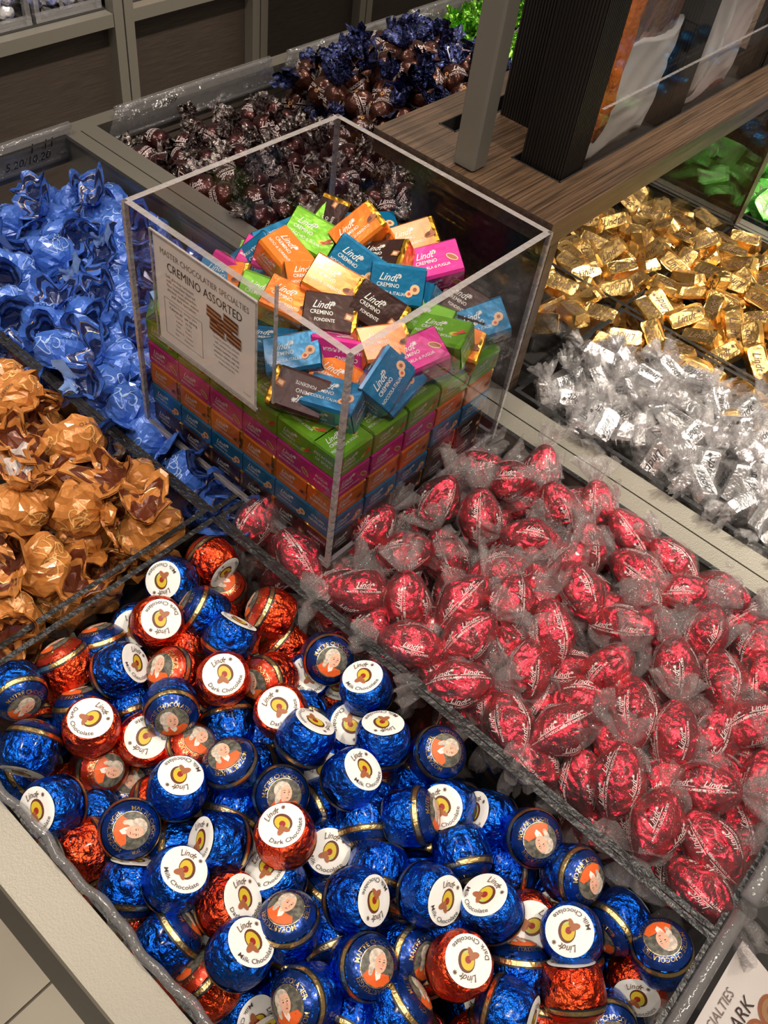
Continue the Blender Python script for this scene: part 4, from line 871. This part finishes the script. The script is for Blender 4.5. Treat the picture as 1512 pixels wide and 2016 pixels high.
def sprinkle(kind, n, r, region, floor, zs, pile, n2, depth, rotf, ksep=1.75, look=('on top', 'half buried'), keep=None):
    sc = {'dark': 1.16, 'navy': 1.22}.get(pile, 1.)
    """top layer spread evenly over the heap's surface, then a second one beneath"""
    H = Heap(r, (region[0], region[1], region[2], region[3]), floor); x0, x1, y0, y1 = region; tries = 0; k = 0
    while k < n and tries < 6000:
        tries += 1; x, y = rng.uniform(x0, x1), rng.uniform(y0, y1); P = np.array([x, y, zs(x, y)+rng.uniform(-.004, .004)])
        if keep and not keep(P): continue
        if H.free(P, ksep): H.P.append(P); k += 1; put(kind, P, rotf(P), look[0], pile, True, sc)
    for P in H.fill(n2, zs, depth, ksep):
        if keep and not keep(P): continue
        put(kind, P, rotf(P), look[1], pile, False, sc)
def rr(P): return rand_rot(rng)
def upz(sig):
    def f(P): return frame_z(unit(rng.normal(0, sig, 3)+[0, 0, 1]), rng.normal(size=3))
    return f
sprinkle('dark_truffle', 90, .0170, (-.385, .012, .282, .482), -.08, lambda x, y: -.030+.025*min(1, max(0, (x+.38)/.2)), 'dark', 40, .015, rr, 1.62)
sprinkle('navy_truffle', 95, .0178, (-.385, .012, .520, .765), -.08, lambda x, y: -.012+.040*math.exp(-((x+.25)/.14)**2-((y-.65)/.12)**2), 'navy', 50, .017, rr, 1.62)
sprinkle('lime_sweet', 110, .0095, (-.388, -.08, .80, 1.06), -.06, lambda x, y: -.004+.010*math.sin((x+.4)*9), 'lime', 40, .012, upz(.8), 1.6)
# gold bars seen one by one: u, v, direction of the lettering in view (degrees clockwise from rightwards)
GOLD = '''1349 625 -18|1227 667 182|1262 708 205|1384 480 -20|1274 615 250|1300 603 240|1402 613 -80|1492 715 75|1444 643 80|1442 558 205|1437 500 15|1452 523 5|1498 632 0|1425 596 25|1356 572 115|1377 668 20|1327 524 40|1313 566 20|1212 570 165|1169 480 205|1282 498 -35|1222 530 -30|1210 715 60|1358 722 25|1329 692 40|1283 425 200|1250 460 30|1205 440 -15|1150 440 10|1120 500 60|1470 560 60|1500 520 -20|1500 590 30|1420 700 -30|1460 770 60|1500 800 40|1290 660 70|1180 620 20|1160 580 200|1240 400 50|1300 450 20|1340 470 30|1265 370 60|1230 380 30|1200 500 -40|1470 470 10|1400 540 30|1430 650 100|1390 740 30|1310 740 20|1150 540 -30|1110 560 20|1480 670 80|1505 480 30|1180 420 -20|1345 520 -60'''
def surf_g(x, y): return .000+.016*math.exp(-((x-.27)/.1)**2-((y-.56)/.09)**2)
HG = Heap(.0115, (.060, .512, .385, .672), -.06)
for q in GOLD.replace('\n', '|').split('|'):
    u, v, a = map(float, q.split()); P = HG.seen(u, v, surf_g, rng.uniform(0, .006), 1.7)
    if abs(P[1]-.4465) < .010 and P[2] < .012: P[1] = .4465+math.copysign(.0135, P[1]-.4465)
    n = world_dir(P, rng.normal(0, .22), -.45+rng.normal(0, .25)); r_, d_, f_ = view_frame(P); a = math.radians(a); tx = r_*math.cos(a)+d_*math.sin(a)
    x = unit(tx-n*(tx@n)); put('gold_bar', P, np.array([x, np.cross(n, x), n]).T, 'on top', 'gold')
def gfill(n, zs, dep, lk, seen):
    k = 0
    for _ in range(5000):
        if k >= n: break
        x, y = rng.uniform(.060, .512), rng.uniform(.385, .672)
        if abs(y-.4465) < .013: continue
        P = np.array([x, y, zs(x, y)-dep+rng.uniform(-.004, .003)])
        if HG.free(P, 1.62): HG.P.append(P); put('gold_bar', P, upz(.55)(P) if seen else rr(P), lk, 'gold', seen); k += 1
gfill(70, surf_g, .004, 'on top', True); gfill(80, surf_g, .018, 'half buried', False)
sprinkle('silver_bar', 100, .0122, (.195, .512, .278, .405), -.06, lambda x, y: -.002+.008*math.sin((x-.18)*9), 'silver', 45, .016, upz(.7), 1.55)
sprinkle('mint_block', 60, .0150, (.06, .512, .735, .842), -.06, lambda x, y: .004+.008*math.sin(x*20)*math.sin(y*30), 'mint', 25, .016, upz(.5), 1.55)
sprinkle('azure_ball', 60, .0160, (.06, .512, .885, 1.17), -.06, lambda x, y: .002, 'azure', 0, .016, rr, 1.8)
# sweets in the cabinet bins
def cabinet(kinds, y0, y1, n, pile):
    H = Heap(.022, (XCAB-.28, XCAB-.075, y0+.03, y1-.03), -1); k = 0
    for _ in range(5000):
        if k >= n: break
        P = np.array([rng.uniform(XCAB-.14, XCAB-.072), rng.uniform(y0+.028, y1-.028), ZR+.050+rng.uniform(0, .16)])
        if H.free(P, 1.55): H.P.append(P); put(kinds[int(rng.integers(len(kinds)))], P, rr(P), 'seen', pile, True, 1.25); k += 1
cabinet(['pearl_sweet', 'silver_ball'] if 0 else ['pearl_sweet'], .63, .805, 46, 'cab1'); cabinet(['pearl_sweet'], .815, .985, 46, 'cab2'); cabinet(['amber_sweet'], 1.06, 1.40, 50, 'cab3')
# ---------------------------------------------------------------- boxed chocolates: stacked courses in the tall box
LAY = ['brown', 'teal', 'orange', 'magenta', 'green']; z0 = .0045+BZ_+.0012; I = np.eye(3)
RZ = lambda a: np.array([[math.cos(a), -math.sin(a), 0], [math.sin(a), math.cos(a), 0], [0, 0, 1.]])
for L, c in enumerate(LAY):
    z = z0+L*(2*BZ_+.0009)
    for j in range(7):
        for i in range(5):
            if L < 4 and 0 < j < 6 and i > 0: continue
            a = rng.normal(0, .006); put('carton_'+c, (.0055+BX+i*.0336, .0060+BY+j*.0262, z), RZ(a if j < 6 else math.pi+a), 'stacked', 'carton')
    for j in range(5):
        cc = c if j < 3 or L > 3 else LAY[max(0, L-1)]; put('carton_'+cc, (.1825, .0060+BX+j*.0350, z), RZ(math.pi/2+rng.normal(0, .006)), 'stacked', 'carton')
# loose ones on top: u, v, colour, lettering direction in view, view tilt of the lettered face (x, y), depth step
LOOSE = '''412 453 t 150 -.25 -.35 0|517 457 t 150 -.05 -.55 0|615 468 g 32 -.05 -.35 0|563 512 o 60 .35 -.45 0|474 508 o 42 -.2 .30 0|632 400 n -68 -.35 -.55 0|692 394 n 30 .1 -.5 0|655 366 n -25 .05 -.5 0|552 412 n 20 0 -.5 1|712 462 o -38 -.3 -.55 0
768 442 t -18 .05 -.55 0|702 522 t 35 -.05 .05 0|782 560 t 8 0 .1 0|655 565 o 32 .2 -.4 0|612 560 o -10 -.1 -.6 1|570 605 o 30 0 -.5 0|543 565 m 30 0 -.5 1|610 592 m 10 0 -.4 2|652 624 n 8 0 -.2 0|745 612 n 32 0 .05 0
568 652 t 30 .1 -.5 0|582 705 t -5 .05 -.5 0|662 700 m -170 0 .35 0|752 688 o -20 .1 -.5 0|708 665 t 25 0 -.4 2|530 700 t 10 .2 -.5 1|291 566 t -25 -.3 -.35 1|308 618 o 15 0 -.3 2|288 645 g 15 0 -.5 3|856 527 m -18 .05 -.5 0
931 522 n 32 .1 -.5 0|990 557 n 32 .1 -.3 1|806 590 t 20 0 -.5 1|866 588 g -30 0 -.55 1|838 640 g 25 .1 -.4 1|884 680 g 28 .1 -.5 0|828 712 m -30 .1 -.45 0|962 628 n 20 .1 -.5 1|905 735 o 20 .2 -.4 1|965 672 t -20 .1 -.3 2
752 752 t -50 .3 -.35 0|658 800 t 28 0 -.45 0|762 820 t -45 .35 -.1 0|565 815 n 200 0 -.1 2|655 850 o 30 0 -.2 2|820 560 n 20 0 -.4 2|815 482 o -20 0 -.5 1|885 560 t 10 .1 -.5 2|455 470 o 20 0 -.5 2|480 560 m 30 0 -.5 3
440 530 g 20 0 -.5 3|730 560 m 20 0 -.5 3|700 600 o 30 0 -.5 3|520 610 g 20 0 -.4 3|380 520 t 20 0 -.5 2|350 560 o 20 0 -.5 3|640 760 g 25 0 -.4 3|840 780 t -40 .3 -.3 3|600 520 m 20 0 -.5 3|760 520 n 20 0 -.5 2|430 600 m 30 0 -.4 3|690 740 g 25 0 -.4 3|600 440 g 40 0 -.5 3|900 620 n 20 0 -.5 3|790 640 m 20 0 -.5 3'''
CN = dict(t='carton_teal', g='carton_green', o='carton_orange', n='carton_brown', m='carton_magenta')
def surf_k(x, y): return .120+.038*math.exp(-((x-.10)/.075)**2-((y-.14)/.07)**2)-.008*(y < .04)
H = Heap(.0140, (.024, .178, .022, .176), .1145)
LL = [b.split() for b in LOOSE.replace('\n', '|').split('|')]; LL.sort(key=lambda b: int(b[6]))
for u, v, c, a, nx, ny, lay in LL:
    d = ray(float(u), float(v)); P = bz(float(u), float(v), .14)
    for _ in range(8): P = bz(float(u), float(v), surf_k(P[0], P[1]))
    P = P+d*.006*int(lay)
    for _ in range(40):
        Q = np.array([min(max(P[0], .022), .178), min(max(P[1], .022), .177), max(P[2], .1165)])
        if H.free(Q, 1.62): break
        P = P+d*.0012
    H.P.append(Q); P = Q
    jx, jy = rng.normal(0, .20, 2)*(abs(float(ny)) > .2); n = world_dir(P, float(nx)+jx, float(ny)-.06+jy); r_, d_, f_ = view_frame(P); a = math.radians(float(a)); tx = r_*math.cos(a)+d_*math.sin(a); x = unit(tx-n*(tx@n))
    put(CN[c], P, np.array([x, np.cross(n, x), n]).T, 'loose', 'carton', True, 1.12)
# ---------------------------------------------------------------- describing every sweet
ORD = 'first second third fourth fifth sixth seventh eighth ninth tenth eleventh twelfth thirteenth fourteenth fifteenth sixteenth seventeenth eighteenth nineteenth twentieth'.split()
LM = {
 'ball': [('steel rim, floor side', (.14, -.25, 0)), ('divider crossing', (.12, -.035, 0)), ('tall acrylic box corner', (.22, -.03, 0)), ('printed card holder', (.53, -.12, 0)), ('caramel pouch tray', (.11, -.14, 0)), ('red truffle divider middle', (.33, -.03, 0)), ('wavy lip middle', (.30, -.25, 0)), ('red truffle divider end', (.5, -.03, 0)), ('wavy lip end', (.42, -.25, 0)), ('tray centre', (.3, -.14, 0))],
 'red': [('tall acrylic box corner', (.2, 0, .03)), ('steel rail beside box', (.23, .215, 0)), ('middle of steel rail', (.35, .215, 0)), ('far end of steel rail', (.5, .215, 0)), ('divider crossing', (.12, -.02, 0)), ('ball tray divider middle', (.33, -.02, 0)), ('ball tray divider end', (.5, -.02, 0)), ('empty sign holder', (.53, .1, 0)), ('red tray centre', (.36, .1, 0)), ('box side panel', (.2, .11, 0))],
 'brown': [('divider crossing', (.1, -.03, 0)), ('blue pouch divider', (-.02, -.03, 0)), ('ball tray divider', (.1, -.14, 0)), ('brown tray centre', (-.05, -.12, 0)), ('far blue divider', (-.16, -.03, 0))],
 'blue': [('handwritten ticket holder', (-.4, .1, 0)), ('steel rail end by ticket', (-.38, .21, 0)), ('tall box back corner', (0, .2, 0)), ('tall box lower corner', (0, 0, 0)), ('caramel pouch divider', (-.1, -.02, 0)), ('divider crossing', (.1, -.02, 0)), ('blue tray centre', (-.2, .1, 0)), ('box side panel', (0, .1, 0))],
 'dark': [('ticket holder corner', (-.4, .27, 0)), ('steel rail middle', (-.2, .26, 0)), ('navy truffle divider', (-.2, .445, 0)), ('wooden shelf', (.03, .4, 0)), ('far tray corner', (-.4, .44, 0)), ('tall box rim', (-.02, .27, 0))],
 'navy': [('dark truffle divider', (-.2, .455, 0)), ('ticket holder', (-.4, .57, 0)), ('green sweet tray', (-.2, .685, 0)), ('wooden shelf', (.03, .55, 0)), ('heap peak', (-.25, .58, .04)), ('near tray corner', (-.4, .46, 0))],
 'lime': [('navy truffle heap', (-.2, .72, 0)), ('ticket holder', (-.4, .84, 0)), ('grey post', (-.08, .8, 0)), ('far tray edge', (-.2, .95, 0)), ('green tray centre', (-.25, .83, 0))],
 'gold': [('glass panel foot', (.175, .47, 0)), ('silver bars middle', (.35, .39, 0)), ('gold tray divider middle', (.3, .447, 0)), ('green block rail', (.25, .685, 0)), ('shelf end post', (.17, .69, 0)), ('gold tray centre', (.3, .57, 0)), ('silver bars far end', (.5, .39, 0)), ('gold tray far corner', (.5, .68, 0)), ('shelf underside', (.06, .55, 0)), ('gold divider end', (.5, .447, 0))],
 'silver': [('glass panel foot', (.18, .27, 0)), ('steel rail middle', (.33, .26, 0)), ('gold bars', (.3, .42, 0)), ('steel rail end', (.5, .26, 0)), ('gold bars far end', (.5, .42, 0)), ('silver tray centre', (.35, .34, 0)), ('gold bars by glass', (.19, .42, 0))],
 'mint': [('gold tray rail', (.25, .715, 0)), ('shelf end post', (.17, .71, 0)), ('turquoise tray', (.25, .86, 0)), ('green tray far corner', (.5, .85, 0)), ('shelf underside', (.05, .8, 0))],
 'azure': [('green block tray', (.25, .865, 0)), ('turquoise tray corner', (.06, .87, 0)), ('turquoise tray far corner', (.5, 1.17, 0)), ('turquoise tray back', (.2, 1.18, 0))],
 'cab1': [('bin floor corner', (XCAB, .63, ZR)), ('silver bin', (XCAB, .8, ZR)), ('bin top', (XCAB, .72, -.1))],
 'cab2': [('white sweet bin', (XCAB, .82, ZR)), ('beige metal frame', (XCAB, .98, ZR)), ('bin top', (XCAB, .9, -.1))],
 'cab3': [('beige metal frame', (XCAB, 1.06, ZR)), ('far frame', (XCAB, 1.4, ZR)), ('bin top', (XCAB, 1.2, -.1))],
 'carton': [('sign holder', (.095, 0, .13)), ('front corner edge', (.2, 0, .08)), ('side corner edge', (0, 0, .08)), ('wooden shelf', (.11, .2, .14)), ('steel rail corner', (.2, .2, .06)), ('rear corner edge', (0, .2, .12)), ('box centre', (.1, .1, .14)), ('box base front', (.1, 0, 0)), ('right side panel', (.2, .1, .1)), ('box base side', (.2, .1, 0)), ('front base corner', (.2, 0, 0)), ('side base corner', (0, 0, 0))],
}
BASE = dict(blue_ball='blue foil chocolate ball', red_ball='red foil chocolate ball', red_truffle='red cellophane truffle', dark_truffle='dark brown twisted truffle', navy_truffle='navy and brown twisted truffle', lime_sweet='small bright green sweet',
 gold_bar='gold foil bar', silver_bar='silver bar in cellophane', mint_block='green square block', blue_pouch='blue pouch truffle', brown_pouch='caramel pouch truffle', azure_ball='turquoise foil ball', pearl_sweet='silvery wrapped sweet', amber_sweet='gold wrapped sweet',
 carton_teal='teal boxed chocolate', carton_green='green boxed chocolate', carton_orange='orange boxed chocolate', carton_magenta='magenta boxed chocolate', carton_brown='dark brown boxed chocolate')
CAT = dict(carton='boxed chocolate', ball='chocolate', red='truffle', brown='truffle', blue='truffle', dark='truffle', navy='truffle', lime='sweet', gold='chocolate bar', silver='chocolate bar', mint='chocolate', azure='chocolate', cab1='sweet', cab2='sweet', cab3='sweet')
GRP = dict(carton='boxed chocolates in the tall acrylic box', ball='foil balls in the front tray', red='red truffles beside the balls', brown='caramel pouch truffles', blue='blue pouch truffles', dark='dark brown twisted truffles', navy='navy twisted truffles', lime='small bright green sweets', gold='gold bars', silver='silver bars', mint='green square blocks', azure='turquoise balls', cab1='silvery sweets in the cabinet bin', cab2='silvery sweets in the second cabinet bin', cab3='gold sweets in the cabinet bin')
LOOKS = {'on top': '', 'half buried': 'lying low', 'seen': '', 'loose': 'tumbled loose', 'stacked': 'stacked in the courses'}
by_pre = {}
for it in ITEMS:
    lk = LOOKS.get(it['look'], it['look']); it['pre'] = ('shiny ' if it['pile'] == 'cab2' else '')+BASE[it['kind']]+((' '+lk) if it['kind'].startswith('carton') or lk.startswith('l') else (', '+lk) if lk else ''); by_pre.setdefault((it['pile'], it['pre']), []).append(it)
for (pile, pre), L in by_pre.items():
    PP = np.array([i['P'] for i in L]); best = [(10**6, '')]*len(L)
    for name, q in LM[pile]:
        order = np.argsort(np.linalg.norm(PP-np.array(q), axis=1))
        for rk, idx in enumerate(order):
            if rk < best[idx][0]: best[idx] = (rk, name)
    for i, (rk, name) in zip(L, best):
        pl = 'beside the '+name if rk == 0 else (ORD[rk] if rk < 20 else '%dth' % (rk+1))+' from the '+name
        tag(i['o'], (pre+(' in its bin' if pile.startswith('cab') and rk == 0 else ''))+', '+pl, CAT[pile], GRP[pile])
